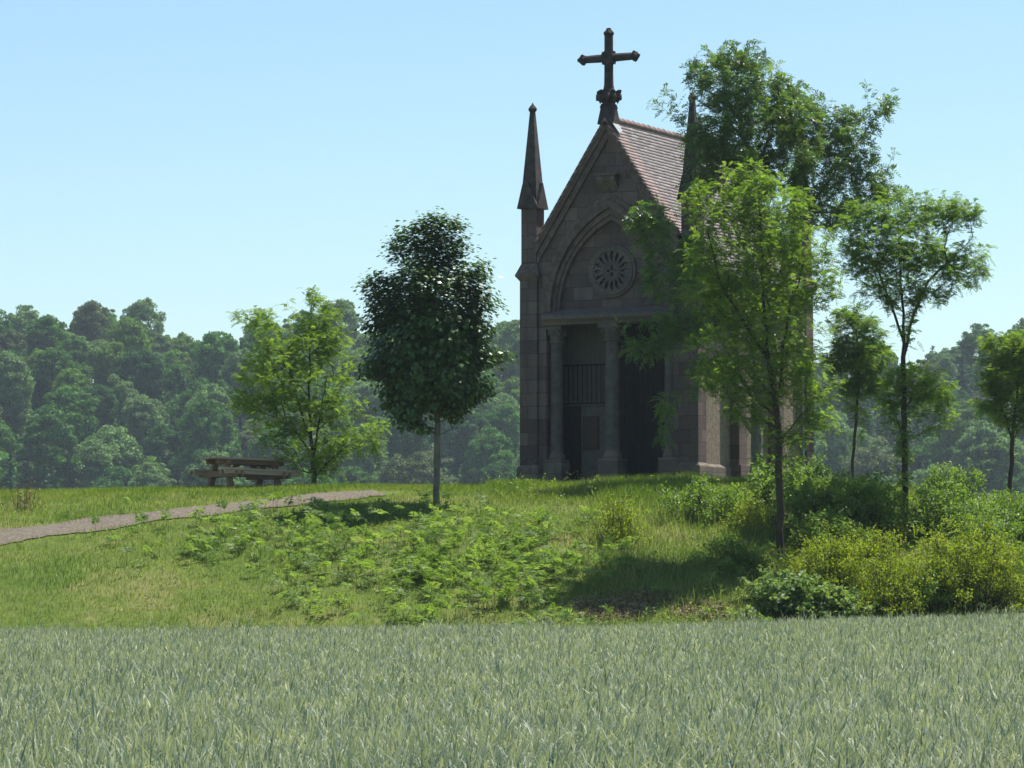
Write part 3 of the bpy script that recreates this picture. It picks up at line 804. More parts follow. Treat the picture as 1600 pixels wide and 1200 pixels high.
# ash beside the chapel wall
B = Vector(((1180-800)/F*91.2, 91.2, 0)); B.z = gz(B.x, B.y)
tree('ash_tree', 'tallest tree, glossy-leaved ash with forked grey trunk against the chapel side', 'tree', B,
     [[(1180, 768, 0), (1182, 700, 0), (1184, 600, 0), (1176, 500, 0), (1168, 400, -.2), (1165, 300, -.2), (1160, 200, -.2), (1150, 110, -.2)],
      [(1184, 600, 0), (1205, 520, .2), (1228, 430, .3), (1262, 330, .4), (1310, 260, .4), (1352, 205, .3), (1372, 178, .3)],
      [(1182, 640, 0), (1150, 570, -.6), (1120, 520, -1.0), (1085, 465, -1.3), (1050, 420, -1.5)],
      [(1182, 690, 0), (1140, 620, -.8), (1105, 560, -1.2), (1060, 540, -1.6), (1010, 545, -2.0)],
      [(1168, 400, -.2), (1135, 330, -.5), (1110, 270, -.5), (1095, 210, -.4)], [(1165, 300, -.2), (1200, 220, 0), (1225, 150, 0)],
      [(1262, 330, .4), (1330, 330, .4), (1375, 290, .4)],
      [(1095, 215, -.4), (1075, 195, -.5), (1050, 180, -.5), (1024, 158, -.5)], [(1095, 230, -.4), (1070, 200, -.3), (1058, 165, -.3), (1040, 140, -.3)], [(1160, 200, -.2), (1080, 150, -.1), (1072, 105, -.1)],
      [(1375, 290, .4), (1388, 262, .4), (1398, 234, .4)], [(1352, 205, .3), (1356, 160, .3), (1353, 134, .3)], [(1060, 540, -1.6), (1000, 560, -2.0), (980, 535, -2.1), (970, 505, -2.1)], [(1085, 465, -1.3), (1030, 500, -1.9), (990, 505, -2.0)]],
     [(1215, 215, 125, 95, 0, 90), (1265, 195, 40, 40, .1, 24), (1150, 120, 70, 55, -.2, 120), (1165, 200, 80, 60, -.2, 130), (1225, 165, 40, 50, 0, 50), (1110, 235, 40, 40, -.4, 40), (1180, 270, 70, 40, -.1, 70),
      (1270, 245, 60, 60, .3, 80), (1330, 215, 42, 48, .3, 50), (1385, 168, 14, 15, .3, 10), (1300, 320, 60, 40, .4, 60), (1380, 300, 34, 26, .4, 26), (1350, 270, 30, 30, .3, 24),
      (1085, 215, 26, 16, -.4, 12), (1100, 290, 30, 22, -.6, 16), (1020, 355, 32, 40, -1.6, 30), (1050, 430, 50, 40, -1.5, 50), (1000, 335, 22, 18, -1.6, 12), (1090, 400, 40, 40, -1.2, 30), (1075, 510, 50, 30, -1.4, 40),
      (1020, 540, 26, 10, -2, 8), (985, 543, 10, 8, -2.1, 4), (1115, 580, 40, 26, -1.2, 30), (1040, 640, 10, 22, -1.8, 8), (1035, 683, 8, 8, -1.8, 4), (1140, 470, 45, 50, -.8, 40), (1210, 380, 50, 60, .2, 50), (1220, 480, 50, 50, .2, 30)],
     .17, ash_leaf, 15000, M['ash'], M['bark_grey'], up=.3, down=.3)
# locust on the slope in front of the ash
B = hit(1222, 872)
tree('locust_tree', 'yellow-green locust with slim dark trunk standing on the slope in front of the ash', 'tree', B,
     [[(1222, 872, 0), (1219, 780, 0), (1217, 700, 0), (1213, 640, 0), (1200, 560, 0), (1193, 470, 0), (1190, 380, 0), (1186, 300, 0)],
      [(1213, 640, 0), (1222, 560, .2), (1235, 480, .2), (1255, 410, .3)], [(1217, 690, 0), (1250, 650, -.2), (1275, 620, -.3)], [(1200, 560, 0), (1160, 500, -.3), (1125, 440, -.4), (1105, 360, -.4)],
      [(1214, 650, 0), (1170, 615, .3), (1130, 590, .4)]],
     [(1185, 460, 122, 200, 0, 160), (1215, 690, 50, 60, 0, 24), (1165, 285, 44, 44, 0, 50), (1205, 320, 62, 50, 0, 110), (1120, 330, 52, 45, -.3, 70), (1160, 395, 88, 55, -.1, 130), (1245, 390, 60, 50, .2, 90), (1285, 440, 34, 40, .2, 40),
      (1190, 470, 92, 55, 0, 130), (1110, 440, 44, 50, -.3, 50), (1200, 550, 86, 55, 0, 120), (1130, 585, 52, 38, .3, 50), (1255, 600, 56, 36, -.2, 60), (1175, 630, 46, 34, .2, 50), (1285, 655, 28, 22, -.3, 24), (1240, 675, 30, 22, 0, 20), (1085, 310, 24, 22, -.3, 14)],
     .095, locust_leaf(.21), 8600, M['locust'], M['bark'], group='locust trees round the chapel')
# right-hand locust with a flat spreading head
B = hit(1416, 832)
tree('locust_tree', 'tall locust with spreading flat-topped crown and bare dark trunk, right of the chapel', 'tree', B,
     [[(1417, 832, 0), (1414, 740, 0), (1412, 640, 0), (1411, 560, 0), (1412, 490, 0), (1407, 420, 0), (1402, 350, 0)],
      [(1412, 560, 0), (1428, 490, 0), (1450, 440, 0), (1490, 400, 0), (1520, 370, 0)], [(1411, 530, 0), (1390, 470, .2), (1365, 410, .3), (1345, 360, .3)], [(1412, 640, 0), (1440, 610, -.3), (1465, 590, -.3)], [(1412, 690, 0), (1395, 640, .2), (1385, 600, .2)]],
     [(1425, 395, 112, 95, 0, 110), (1430, 620, 60, 70, 0, 40), (1410, 740, 12, 60, 0, 14), (1405, 335, 60, 34, 0, 45), (1350, 350, 42, 40, .2, 60), (1465, 330, 50, 28, 0, 55), (1505, 330, 32, 18, 0, 22), (1375, 400, 60, 38, 0, 70), (1440, 400, 62, 40, 0, 75), (1505, 425, 36, 26, 0, 30), (1530, 415, 14, 20, 0, 9),
      (1400, 455, 52, 26, 0, 44), (1450, 460, 34, 18, 0, 18), (1415, 600, 36, 32, 0, 36), (1460, 610, 32, 34, -.3, 38), (1385, 640, 22, 30, .2, 18), (1480, 640, 16, 22, -.3, 12), (1410, 690, 14, 34, 0, 14), (1330, 395, 22, 40, .3, 22), (1420, 510, 16, 26, 0, 8)],
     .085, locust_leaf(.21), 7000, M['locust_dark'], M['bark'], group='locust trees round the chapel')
# slim leaning tree between
B = Vector(((1332-800)/F*101, 101, 0)); B.z = gz(B.x, B.y)
tree('locust_tree', 'slim young locust with leaning bare stem, between chapel corner and tall right locust', 'tree', B,
     [[(1330, 775, 0), (1332, 720, 0), (1338, 660, 0), (1344, 600, 0), (1340, 540, 0), (1338, 490, 0)], [(1334, 700, 0), (1350, 670, 0), (1356, 650, 0)]],
     [(1340, 560, 48, 90, 0, 40), (1335, 500, 40, 26, 0, 30), (1345, 555, 50, 34, 0, 60), (1310, 560, 26, 26, 0, 24), (1365, 600, 22, 22, 0, 18), (1320, 600, 20, 16, 0, 12)],
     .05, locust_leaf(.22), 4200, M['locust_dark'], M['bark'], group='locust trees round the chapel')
# tree cut by the right edge
B = Vector(((1577-800)/F*98, 98, 0)); B.z = gz(B.x, B.y)
tree('locust_tree', 'bright green locust with slim trunk cut off by the right edge of the picture', 'tree', B,
     [[(1577, 805, 0), (1579, 740, 0), (1583, 670, 0), (1590, 600, 0), (1596, 540, 0)], [(1582, 690, 0), (1566, 640, 0), (1552, 600, 0)]],
     [(1590, 600, 66, 80, 0, 70), (1585, 545, 46, 30, 0, 40), (1575, 595, 50, 34, 0, 70), (1620, 560, 40, 50, 0, 60), (1550, 640, 20, 18, 0, 14), (1620, 640, 40, 30, 0, 30), (1545, 535, 16, 16, 0, 10), (1590, 655, 26, 18, 0, 14)],
     .07, locust_leaf(.21), 5500, M['locust'], M['bark'], group='locust trees round the chapel')

# ------------------------------------------------------------------ bushes
def bush(name, label, cat, u, v, ru, h_px, leafmat, n_shoot=160, n_leaf=2600, size=(.05, .022), spread=.55, group=None, depth=None, erect=1.0):
    B = hit(u, v) if depth is None else Vector(((u-800)/F*depth, depth, gz((u-800)/F*depth, depth)))
    s = B.y/F; rx, H = ru*s, h_px*s
    root = tag(empty(name, B), label, cat, group)
    foot = np.stack([rng.normal(0, rx*.38, n_shoot), rng.normal(0, rx*.34, n_shoot)], 1)
    fz = ground_z(B.x + foot[:, 0], B.y + foot[:, 1]) - B.z - .05
    P0 = np.concatenate([foot, fz[:, None]], 1)
    lean = np.stack([foot[:, 0]*spread + rng.normal(0, .22*rx, n_shoot), foot[:, 1]*spread + rng.normal(0, .22*rx, n_shoot)], 1)
    rad = np.hypot(foot[:, 0], foot[:, 1])/rx
    hh = H*np.clip(1 - .55*rad**2, .25, 1)*rng.uniform(.3, 1.28, n_shoot)
    P1 = P0 + np.concatenate([lean*.45, (hh*.55)[:, None]], 1); P2 = P0 + np.concatenate([lean, hh[:, None]], 1)
    V, Q = tubes(np.concatenate([P0, P1]), np.concatenate([P1, P2]), np.full(2*n_shoot, .005), np.concatenate([np.full(n_shoot, .004), np.full(n_shoot, .002)]), 4)
    link('bush_stems', np_mesh('bush_stems', V, Q, M['bark']), root)  # separate thin stems rising from the ground into the foliage
    n_leaf = int(n_leaf*.85); nc = max(14, int(n_shoot*1.6)); i = rng.integers(0, n_shoot, nc); t = rng.uniform(.25, 1.0, (nc, 1))**.6
    C = np.where(t < .5, P0[i] + (P1[i]-P0[i])*t*2, P1[i] + (P2[i]-P1[i])*(t-.5)*2) + rng.normal(0, .07, (nc, 3))
    pc_ = rng.integers(0, nc, n_leaf); o = C[pc_] + rng.normal(0, 1, (n_leaf, 3))*np.array([.085, .085, .06])
    ctone = rng.normal(0, .16, nc)[pc_]
    d = rng.normal(0, 1, (n_leaf, 3)) + np.array([0, 0, .3]); d[:, 2] *= erect; d = unit(d)
    k = 4; o = np.repeat(o, k, 0) + rng.normal(0, .04, (n_leaf*k, 3)); d = unit(np.repeat(d, k, 0) + rng.normal(0, .5, (n_leaf*k, 3)))
    side, nrm = frame(d, .6); sc_ = rng.uniform(.7, 1.4, len(o))
    V = diamonds(o, d, side, size[0]*1.25*sc_, size[1]*1.35*sc_, nrm, .15).reshape(-1, 3)
    tint = np.clip(np.repeat(np.repeat(rng.normal(.45, .2, n_leaf) + ctone, k), 4), 0, 1)
    link('foliage', np_mesh('foliage', V, tri_of(len(o)), leafmat, tint=tint), root)
    return root
BR = 'yellow-green broom bushes on the right of the mound'; GB = 'green bushes on the right of the mound'
bush('broom_bush', 'small yellow broom bush alone on the grass slope in front of the chapel door', 'bush', 968, 850, 34, 66, M['broom'], 90, 900, group=BR)
bush('broom_bush', 'yellow-green broom bush just right of the front locust trunk', 'bush', 1296, 918, 56, 76, M['broom'], 200, 3000, group=BR)
bush('broom_bush', 'low ochre broom bush at the wheat edge under the tall right locust', 'bush', 1398, 958, 62, 86, M['broom'], 160, 2300, group=BR)
bush('broom_bush', 'largest and brightest yellow broom bush near the right edge above the wheat', 'bush', 1512, 945, 80, 112, M['broom'], 300, 5200, group=BR)
bush('broom_bush', 'yellow broom bush at the far right edge of the wheat field', 'bush', 1606, 962, 44, 60, M['broom'], 90, 1100, group=BR)
bush('broom_bush', 'sprawling yellow-green broom bush between the two front locust trunks', 'bush', 1350, 890, 54, 56, M['broom'], 150, 2000, group=BR)
bush('broom_bush', 'thin yellow broom sprays in the shade left of the front locust trunk', 'bush', 1176, 826, 36, 46, M['broom'], 60, 600, group=BR)
bush('shrub', 'dark leafy shrub in the shade below the rear corner of the chapel', 'bush', 1285, 838, 66, 86, M['bush'], 180, 2600, (.06, .035), group=GB)
bush('shrub', 'light green shrub just left of the tall right locust trunk', 'bush', 1350, 835, 60, 84, M['bush'], 170, 2500, (.06, .032), group=GB)
bush('shrub', 'pale green shrub just right of the tall right locust trunk', 'bush', 1475, 845, 66, 80, M['bush'], 180, 2500, (.06, .032), group=GB)
bush('shrub', 'tall sprawling green shrub on the skyline right of the tall locust', 'bush', 1490, 800, 40, 54, M['bush'], 90, 1100, (.06, .032), group=GB, depth=89)
bush('shrub', 'green shrub at the far right edge below the cut-off locust', 'bush', 1585, 850, 60, 72, M['bush'], 160, 2100, (.06, .032), group=GB)
bush('shrub', 'small shrub in the shade against the plinth beside the ash trunk', 'bush', 1205, 790, 40, 60, M['bush'], 100, 1200, (.06, .035), group=GB)
bush('shrub', 'bright sapling shrub on the skyline just beyond the chapel corner', 'bush', 1262, 785, 34, 44, M['bush'], 80, 800, (.06, .035), group=GB, depth=92)
bush('shrub', 'low shaded shrub on the bank under the chapel corner', 'bush', 1110, 815, 60, 56, M['bush'], 130, 1500, (.055, .03), group=GB)
bush('shrub', 'leafy green shrub between the front locust trunk and the shaded shrub behind it', 'bush', 1300, 870, 50, 64, M['bush'], 130, 1700, (.06, .03), group=GB)
bush('shrub', 'fresh green shrub at the wheat edge between ochre broom and the brightest broom', 'bush', 1450, 955, 40, 60, M['bush'], 110, 1300, (.06, .03), group=GB)
bush('shrub', 'pale green shrub just above the largest yellow broom bush', 'bush', 1545, 880, 60, 80, M['bush'], 150, 2000, (.06, .03), group=GB)
bush('shrub', 'low leafy shrub at the left foot of the front locust trunk', 'bush', 1150, 885, 40, 40, M['bush'], 90, 1000, (.06, .03), group=GB)
bush('bramble', 'dark-leaved bramble with pale glossy leaves at the wheat edge by the front locust', 'bramble', 1232, 955, 54, 56, M['ivy'], 110, 1000, (.085, .065), group=None, erect=.6)
bush('bramble', 'low pale bramble patch at the wheat edge beside the ochre broom', 'bramble', 1305, 962, 50, 36, M['ivy'], 110, 900, (.085, .065), erect=.6)
bush('dry_shrub', 'half-dry sprouting stump at the left edge beyond the path', 'shrub', 38, 797, 30, 42, M['dry'], 36, 60, (.06, .02), erect=1.2)

# ------------------------------------------------------------------ grass, bracken, debris on the mound
def scatter(n, xr=(-19, 21), yr=(73.6, 97)):
    X = rng.uniform(*xr, n); Y = rng.uniform(*yr, n); Z = ground_z(X, Y)
    P = np.stack([X, Y, Z], 1); u, v = proj(P)
    ch = np.array(chapel.location); c, s = math.cos(R(28)), math.sin(R(28))
    lx = (X-ch[0])*c - (Y-ch[1])*s; ly = (X-ch[0])*s + (Y-ch[1])*c
    ok = ~((np.abs(lx) < 2.8) & (ly > -.05) & (ly < LEN))
    return P, u, v, ok
def blades(P, h, w, lean, seg=2):
    n = len(P); a = rng.uniform(0, 2*math.pi, n); side = np.stack([np.cos(a), np.sin(a), np.zeros(n)], 1)
    ld = rng.normal(0, 1, (n, 3)); ld[:, 2] = 0; ld = unit(ld)
    h = h[:, None]; w = np.broadcast_to(w, (n,))[:, None]; lean = np.broadcast_to(lean, (n,))[:, None]
    mid = P + np.array([0, 0, 1.0])*h*.55 + ld*h*lean*.3; tip = P + np.array([0, 0, 1.0])*h*(1-.25*lean) + ld*h*lean
    V = np.stack([P - side*w*.5, P + side*w*.5, mid + side*w*.4, mid - side*w*.4, tip], 1).reshape(-1, 3)
    b = np.arange(n)[:, None]*5
    T = np.concatenate([b + np.array([[0, 1, 2]]), b + np.array([[0, 2, 3]]), b + np.array([[3, 2, 4]])], 0)
    return V, T
def vnoise(X, Y, f, s=0):
    return (np.sin(X*f+1.7*s)*np.sin(Y*f*1.13+2.3*s) + np.sin((X+Y)*f*.71+s)*np.sin((X-Y)*f*.83+3*s))*.5
# short turf
P, u, v, ok = scatter(330000)
pd = path_dist(P[:, 0], P[:, 1])
ok &= pd > PATH_W - .05 + rng.normal(0, .16, len(P)) + .12*vnoise(P[:, 0], P[:, 1], 3.1, 2)
deb = ((u-955)/70)**2 + ((v-955)/18)**2 < 1
deb2 = ((u-1105)/55)**2 + ((v-960)/11)**2 < 1
ok &= ~((deb | deb2) & (rng.uniform(0, 1, len(P)) < .85))
P, u, v = P[ok], u[ok], v[ok]
dry = vnoise(P[:, 0], P[:, 1], .9, 1) + .6*vnoise(P[:, 0], P[:, 1], 2.6, 4)
h = rng.uniform(.05, .12, len(P))*(1 + .5*np.clip(-dry, 0, 1))
h *= np.where((u > 760) & (v < 790), 1.9, 1.0)*np.where(u > 930, 1.6, 1.0)
V, T = blades(P, h, .011, rng.uniform(.1, .7, len(P)))
tint = np.clip(rng.normal(.42, .22, len(P)) + .6*dry, 0, 1)
tag(link('grass', np_mesh('grass', V, T, M['grass'], tint=np.repeat(tint, 5))), 'short green and straw-coloured turf covering the mound', 'grass', kind='stuff')
# tall grass
P, u, v, ok = scatter(150000)
dens = np.where(u > 900, .55, .12) + .75*np.exp(-((u-1010)/120)**2 - ((v-865)/75)**2)
dens += .5*((u > 790) & (u < 1160) & (v < 772)) + .25*(vnoise(P[:, 0], P[:, 1], 1.4, 7) > .45)*(u < 900)
dens += .5*np.exp(-((P[:, 1] - 74.8)/.7)**2)*(.5 + vnoise(P[:, 0], P[:, 1], 2.3, 5))
dens *= np.where(v < 772, 1, 1)*np.where((u > 800) & (u < 1060) & (v > 772) & (v < 800), .3, 1)
ok &= (rng.uniform(0, 1, len(P)) < dens*.6) & (path_dist(P[:, 0], P[:, 1]) > .8) & ~(((u-955)/95)**2 + ((v-952)/26)**2 < 1)
P, u, v = P[ok], u[ok], v[ok]
h = rng.uniform(.18, .5, len(P))*np.where(v < 775, .62, 1.0)*np.where(u < 900, .62, 1.0)
V, T = blades(P, h, .012, rng.uniform(.15, .65, len(P)))
tint = np.clip(rng.normal(.3, .2, len(P)) + .65*np.exp(-((u-1000)/90)**2 - ((v-860)/70)**2)*(rng.uniform(0, 1, len(P)) < .6), 0, 1)
tag(link('tall_grass', np_mesh('tall_grass', V, T, M['tall'], tint=np.repeat(tint, 5))), 'taller rank grass on the right bank and along the chapel foot', 'grass', kind='stuff')
# bracken
P, u, v, ok = scatter(26000)
dens = .95*np.exp(-((u-700)/190)**2 - ((v-895)/62)**2) + .55*np.exp(-((u-480)/170)**2 - ((v-842)/40)**2) + .7*np.exp(-((u-840)/110)**2 - ((v-905)/60)**2) + .14*np.exp(-((u-300)/160)**2 - ((v-850)/40)**2) + .10*((u > 1100) & (v > 860))
dens *= np.clip(.75 + .9*vnoise(P[:, 0], P[:, 1], 1.7, 3), .05, 1.3)
ok &= (rng.uniform(0, 1, len(P)) < dens*.75) & (path_dist(P[:, 0], P[:, 1]) > .9) & (v > 795) & ~(((u-955)/90)**2 + ((v-952)/24)**2 < 1)
P = P[ok]; n = len(P)
k = 3; O = np.repeat(P, k, 0); hgt = np.repeat(rng.uniform(.10, .38, n), k)
az = rng.uniform(0, 2*math.pi, n*k); el = rng.uniform(.35, 1.25, n*k)
d = np.stack([np.cos(az)*np.cos(el), np.sin(az)*np.cos(el), np.sin(el)], 1)
sV, sQ = tubes(P - np.array([0, 0, .03]), P + np.stack([np.zeros(n), np.zeros(n), hgt[::k]], 1), np.full(n, .006), np.full(n, .004), 3)
V, nt_, per = pinnate(O + np.stack([0*hgt, 0*hgt, hgt], 1), d, rng.uniform(.24, .48, n*k), 11, .40, .038, .5, taper=True, tilt=.35, ang=.35)
tint = np.repeat(np.clip(rng.normal(.42, .26, n*k), 0, 1), per)
tris = tri_of(nt_)
sT = np.concatenate([sQ[:, [0, 1, 2]], sQ[:, [0, 2, 3]]]) + len(V)
tag(link('bracken', np_mesh('bracken', np.concatenate([V, sV]), np.concatenate([tris, sT]), M['bracken'], tint=np.concatenate([tint, np.full(len(sV), .4)]))), 'light green bracken ferns covering the middle of the slope above the wheat', 'ferns', kind='stuff')
# leafy weeds mixed into the bank
P, u, v, ok = scatter(30000)
dens = .35*(u > 1080)*(v > 790) + .10*(u > 380)*(v > 800) + .05*(v > 790) + .45*((u > 760) & (u < 1160) & (v < 790))*.25 + .5*(np.abs(P[:, 1] - 74.6) < .7)
ok &= (rng.uniform(0, 1, len(P)) < dens*np.clip(.6 + vnoise(P[:, 0], P[:, 1], 2.1, 9), .05, 1.2)) & (path_dist(P[:, 0], P[:, 1]) > .9) & ~(((u-955)/90)**2 + ((v-952)/24)**2 < 1)
P = P[ok]; n = len(P); k = 9; O = np.repeat(P, k, 0); hh = np.repeat(rng.uniform(.12, .42, n), k)*rng.uniform(.15, 1, n*k)
O = O + np.stack([rng.normal(0, .05, n*k), rng.normal(0, .05, n*k), hh], 1)
d = rng.normal(0, 1, (n*k, 3)); d[:, 2] = np.abs(d[:, 2])*.7; d = unit(d); side, nrm = frame(d, .5)
V = diamonds(O, d, side, rng.uniform(.05, .11, n*k), rng.uniform(.022, .045, n*k), nrm, .15).reshape(-1, 3)
tag(link('weeds', np_mesh('weeds', V, tri_of(n*k), M['bush'], tint=np.repeat(np.clip(rng.normal(.45, .3, n*k), 0, 1), 4))), 'leafy green weeds growing through the grass of the bank', 'weeds', kind='stuff')
# dead leaves, chips and twigs on the bare patches
P, u, v, ok = scatter(60000, (0, 12), (73.8, 80))
q = np.minimum(((u-955)/95)**2 + ((v-952)/28)**2, np.minimum(((u-1105)/90)**2 + ((v-955)/22)**2, ((u-1010)/80)**2+((v-935)/18)**2))
ok &= (q < rng.uniform(.1, .9, len(P))) & (rng.uniform(0, 1, len(P)) < .8)
P = P[ok]; n = len(P); d = rng.normal(0, 1, (n, 3)); d[:, 2] = np.abs(d[:, 2])*.35; d = unit(d); side, nrm = frame(d, .5)
V = diamonds(P + np.array([0, 0, .02]), d, side, rng.uniform(.05, .16, n), rng.uniform(.015, .045, n)).reshape(-1, 3)
tag(link('wood_debris', np_mesh('wood_debris', V, tri_of(n), M['chips'], tint=np.repeat(rng.uniform(0, 1, n), 4))), 'brown dead leaves, chips and twigs on the bare patch at the wheat edge', 'debris', kind='stuff')

# ------------------------------------------------------------------ wheat
def wheat():
    Vs = []; Ts = []; tints = []; base = 0
    yt = lambda X: interp(X, [-30, -5, 3, 8, 14, 30], [74.3, 74.3, 74.6, 76.0, 77.5, 79])
    for (ya, yb, dens, seg) in ((14, 28, 330, 4), (28, 46, 190, 3), (46, 80, 105, 2)):
        hw = yb*.1482 + 8.0
        n = int((yb-ya)*2*hw*dens)
        X = rng.uniform(-hw, hw, n); Y = rng.uniform(ya, yb, n)
        k = ((np.abs(X) < Y*.1482 + 2.5) | ((np.abs(X) < Y*.1482 + 8) & (rng.uniform(0, 1, n) < .6))) & (Y < yt(X) + .2 + .22*np.sin(X*3) + .2*np.sin(X*1.1+2) + rng.normal(0, .12, n))
        # tramline-free crop, slight rows
        X, Y = X[k], Y[k]; n = len(X)
        row = np.round(Y/.125)*.125; Y = row + rng.normal(0, .025, n)
        P = np.stack([X, Y, ground_z(X, Y)], 1)
        H = .58 + .05*vnoise(X, Y, .5, 2) + rng.normal(0, .035, n)
        hue = .12*vnoise(X, Y, .8, 5)
        def strips(O, d0, L, Wd, droop, tn, seg):
            nonlocal base
            m = len(O); hd = d0.copy(); hd[:, 2] = 0; hd = unit(hd + rng.normal(0, .01, hd.shape)); sd = np.stack([-hd[:, 1], hd[:, 0], np.zeros(m)], 1)
            tw = rng.uniform(-.9, .9, (m, 1)); sd = unit(sd + hd*tw)
            rows = []
            for j in range(seg+1):
                t = j/seg
                c = O + d0*L[:, None]*t + np.array([0, 0, -1.0])*(droop*L*t*t*t)[:, None] + hd*(droop*L*.35*t*t)[:, None]
                ww = Wd[:, None]*(1 - t**1.6)*(.75 + .5*t*(1-t)) + .0008
                rows.append(c - sd*ww*.5); rows.append(c + sd*ww*.5)
            V = np.stack(rows, 1).reshape(-1, 3); b = np.arange(m)[:, None]*(2*(seg+1)) + base
            for j in range(seg):
                Ts.append(b + np.array([[2*j, 2*j+1, 2*j+3]])); Ts.append(b + np.array([[2*j, 2*j+3, 2*j+2]]))
            Vs.append(V); tints.append(np.repeat(np.clip(tn, 0, 1), 2*(seg+1))); base += len(V)
        up = np.zeros((n, 3)); up[:, 2] = 1
        # stem
        st = unit(up + rng.normal(0, .05, (n, 3)))
        strips(P, st, H, np.full(n, .005), np.zeros(n), np.full(n, .35)+hue, 1)
        sx = 1.0 if seg > 3 else (1.2 if seg == 3 else 1.55)
        for q in range(4 if seg > 2 else 3):
            hz = H*rng.uniform(.55, .98, n); az = rng.uniform(0, 2*math.pi, n); el = rng.uniform(.75, 1.42, n)
            # the whole crop leans a little to the right, as in a light wind
            d = unit(np.stack([np.cos(az)*np.cos(el) + .10, np.sin(az)*np.cos(el), np.sin(el)], 1))
            strips(P + st*hz[:, None], d, rng.uniform(.14, .27, n), rng.uniform(.010, .021, n)*sx, rng.uniform(0, .85, n)**1.5, rng.normal(.30, .27, n)+hue, seg)
        e = rng.uniform(0, 1, n) < .45; m = e.sum()
        d = unit(up[e] + rng.normal(0, .22, (m, 3)) + np.array([.12, 0, 0]))
        strips(P[e] + st[e]*H[e][:, None]*.98, d, rng.uniform(.09, .15, m), np.full(m, .019)*sx, np.full(m, .12), rng.normal(.85, .15, m)+hue[e], 2)
    V = np.concatenate(Vs); T = np.concatenate(Ts)
    tag(link('wheat_field', np_mesh('wheat_field', V, T, M['wheat'], tint=np.concatenate(tints))), 'blue-green unripe wheat crop filling the whole foreground', 'wheat', kind='stuff')
wheat()

# ------------------------------------------------------------------ far wood on the hill
def broadleaf(seed, H=14.0, rad=5.0, n_cl=170, per=125, low=.18):
    g = np.random.default_rng(seed); cz = H*(.5 + low*.5); rz = H*(.5 - low*.5)
    dirs = unit(g.normal(0, 1, (n_cl, 3)) + np.array([0, 0, .25])); rr = g.uniform(.7, 1.0, n_cl)
    lob = 1 + .12*np.sin(3*np.arctan2(dirs[:, 1], dirs[:, 0]) + seed) + .08*np.sin(5*dirs[:, 2] + seed*2)
    C = dirs*(rr*lob)[:, None]*np.array([rad, rad, rz]) + np.array([0, 0, cz])
    size = g.uniform(.6, 1.45, n_cl)
    d = unit(g.normal(0, 1, (n_cl*per, 3)) + np.repeat(dirs, per, 0)*.7 + np.array([0, 0, .35]))
    O = np.repeat(C, per, 0) + d*np.repeat(size, per)[:, None]*(g.uniform(.2, 1, (n_cl*per, 1))**.5)*np.array([1, 1, .75])
    ld = unit(g.normal(0, 1, O.shape) + np.array([0, 0, -.15])); side = unit(np.cross(ld, d + g.normal(0, .35, d.shape))); s = g.uniform(.24, .48, len(O))
    V = diamonds(O - ld*s[:, None]*.5, ld, side, s, s*.72).reshape(-1, 3)
    tint = np.repeat(np.clip(g.normal(.5, .2, len(O)) + np.repeat(g.normal(0, .12, n_cl), per), 0, 1), 4)
    tV, tQ = tubes(np.array([[0, 0, -1.0], [0, 0, H*.3]]), np.array([[0, 0, H*.3], [.3, .2, H*.75]]), np.array([.28, .22]), np.array([.22, .08]), 6)
    T = np.concatenate([tri_of(len(O)), np.concatenate([tQ[:, [0, 1, 2]], tQ[:, [0, 2, 3]]]) + len(V)])
    mi = np.concatenate([np.zeros(len(O)*2, int), np.ones(len(tQ)*2, int)])
    return np_mesh('broadleaf_tree', np.concatenate([V, tV]), T, [M['forest'], M['bark']], tint=np.concatenate([tint, np.zeros(len(tV))]), mat_index=mi)
def spruce(seed, H=17.0, rad=2.7):
    g = np.random.default_rng(seed); O = []; D = []; S = []
    for i in range(44):
        t = i/43; z = 1.2 + t*(H-1.4); r = rad*(1-t)**.85 + .12; m = int(5 + 7*(1-t))
        for a in g.uniform(0, 2*math.pi, m):
            k = max(3, int(r*4.5)); q = (np.arange(k)+.6)/k*r*g.uniform(.8, 1.15)
            O.append(np.stack([np.cos(a)*q, np.sin(a)*q, z - q*.32 + .12*q*q/r], 1) + g.normal(0, .09, (k, 3)))
            D.append(np.tile([math.cos(a), math.sin(a), -.35], (k, 1)) + g.normal(0, .5, (k, 3))); S.append(np.full(k, .5) + g.uniform(-.1, .25, k))
    O = np.concatenate(O); D = unit(np.concatenate(D)); S = np.concatenate(S)
    side = unit(np.cross(D, np.array([0, 0, 1.0]) + g.normal(0, .6, D.shape)))
    V = diamonds(O - D*S[:, None]*.4, D, side, S, S*.5).reshape(-1, 3); tint = np.repeat(np.clip(g.normal(.4, .25, len(O)), 0, 1), 4)
    tV, tQ = tubes(np.array([[0, 0, -1.0]]), np.array([[0, 0, H]]), np.array([.22]), np.array([.03]), 6)
    T = np.concatenate([tri_of(len(O)), np.concatenate([tQ[:, [0, 1, 2]], tQ[:, [0, 2, 3]]]) + len(V)])
    mi = np.concatenate([np.zeros(len(O)*2, int), np.ones(len(tQ)*2, int)])
    return np_mesh('spruce_tree', np.concatenate([V, tV]), T, [M['forest'], M['bark']], tint=np.concatenate([tint, np.zeros(len(tV))]), mat_index=mi)
BL = [broadleaf(11, 13, 4.5), broadleaf(12, 15, 3.7), broadleaf(13, 12, 4.9), broadleaf(14, 15, 4.4), broadleaf(15, 14.5, 3.4), broadleaf(16, 11, 4.1)]
SP = [spruce(21), spruce(22, 20, 3.1), spruce(23, 15, 2.5)]
HUES = [('silvery grey-green', (.125, .185, .085)), ('mid green', (.065, .14, .03)), ('deep dark green', (.04, .095, .028)), ('fresh yellow-green', (.095, .155, .028)), ('dull brownish green', (.09, .11, .05))]
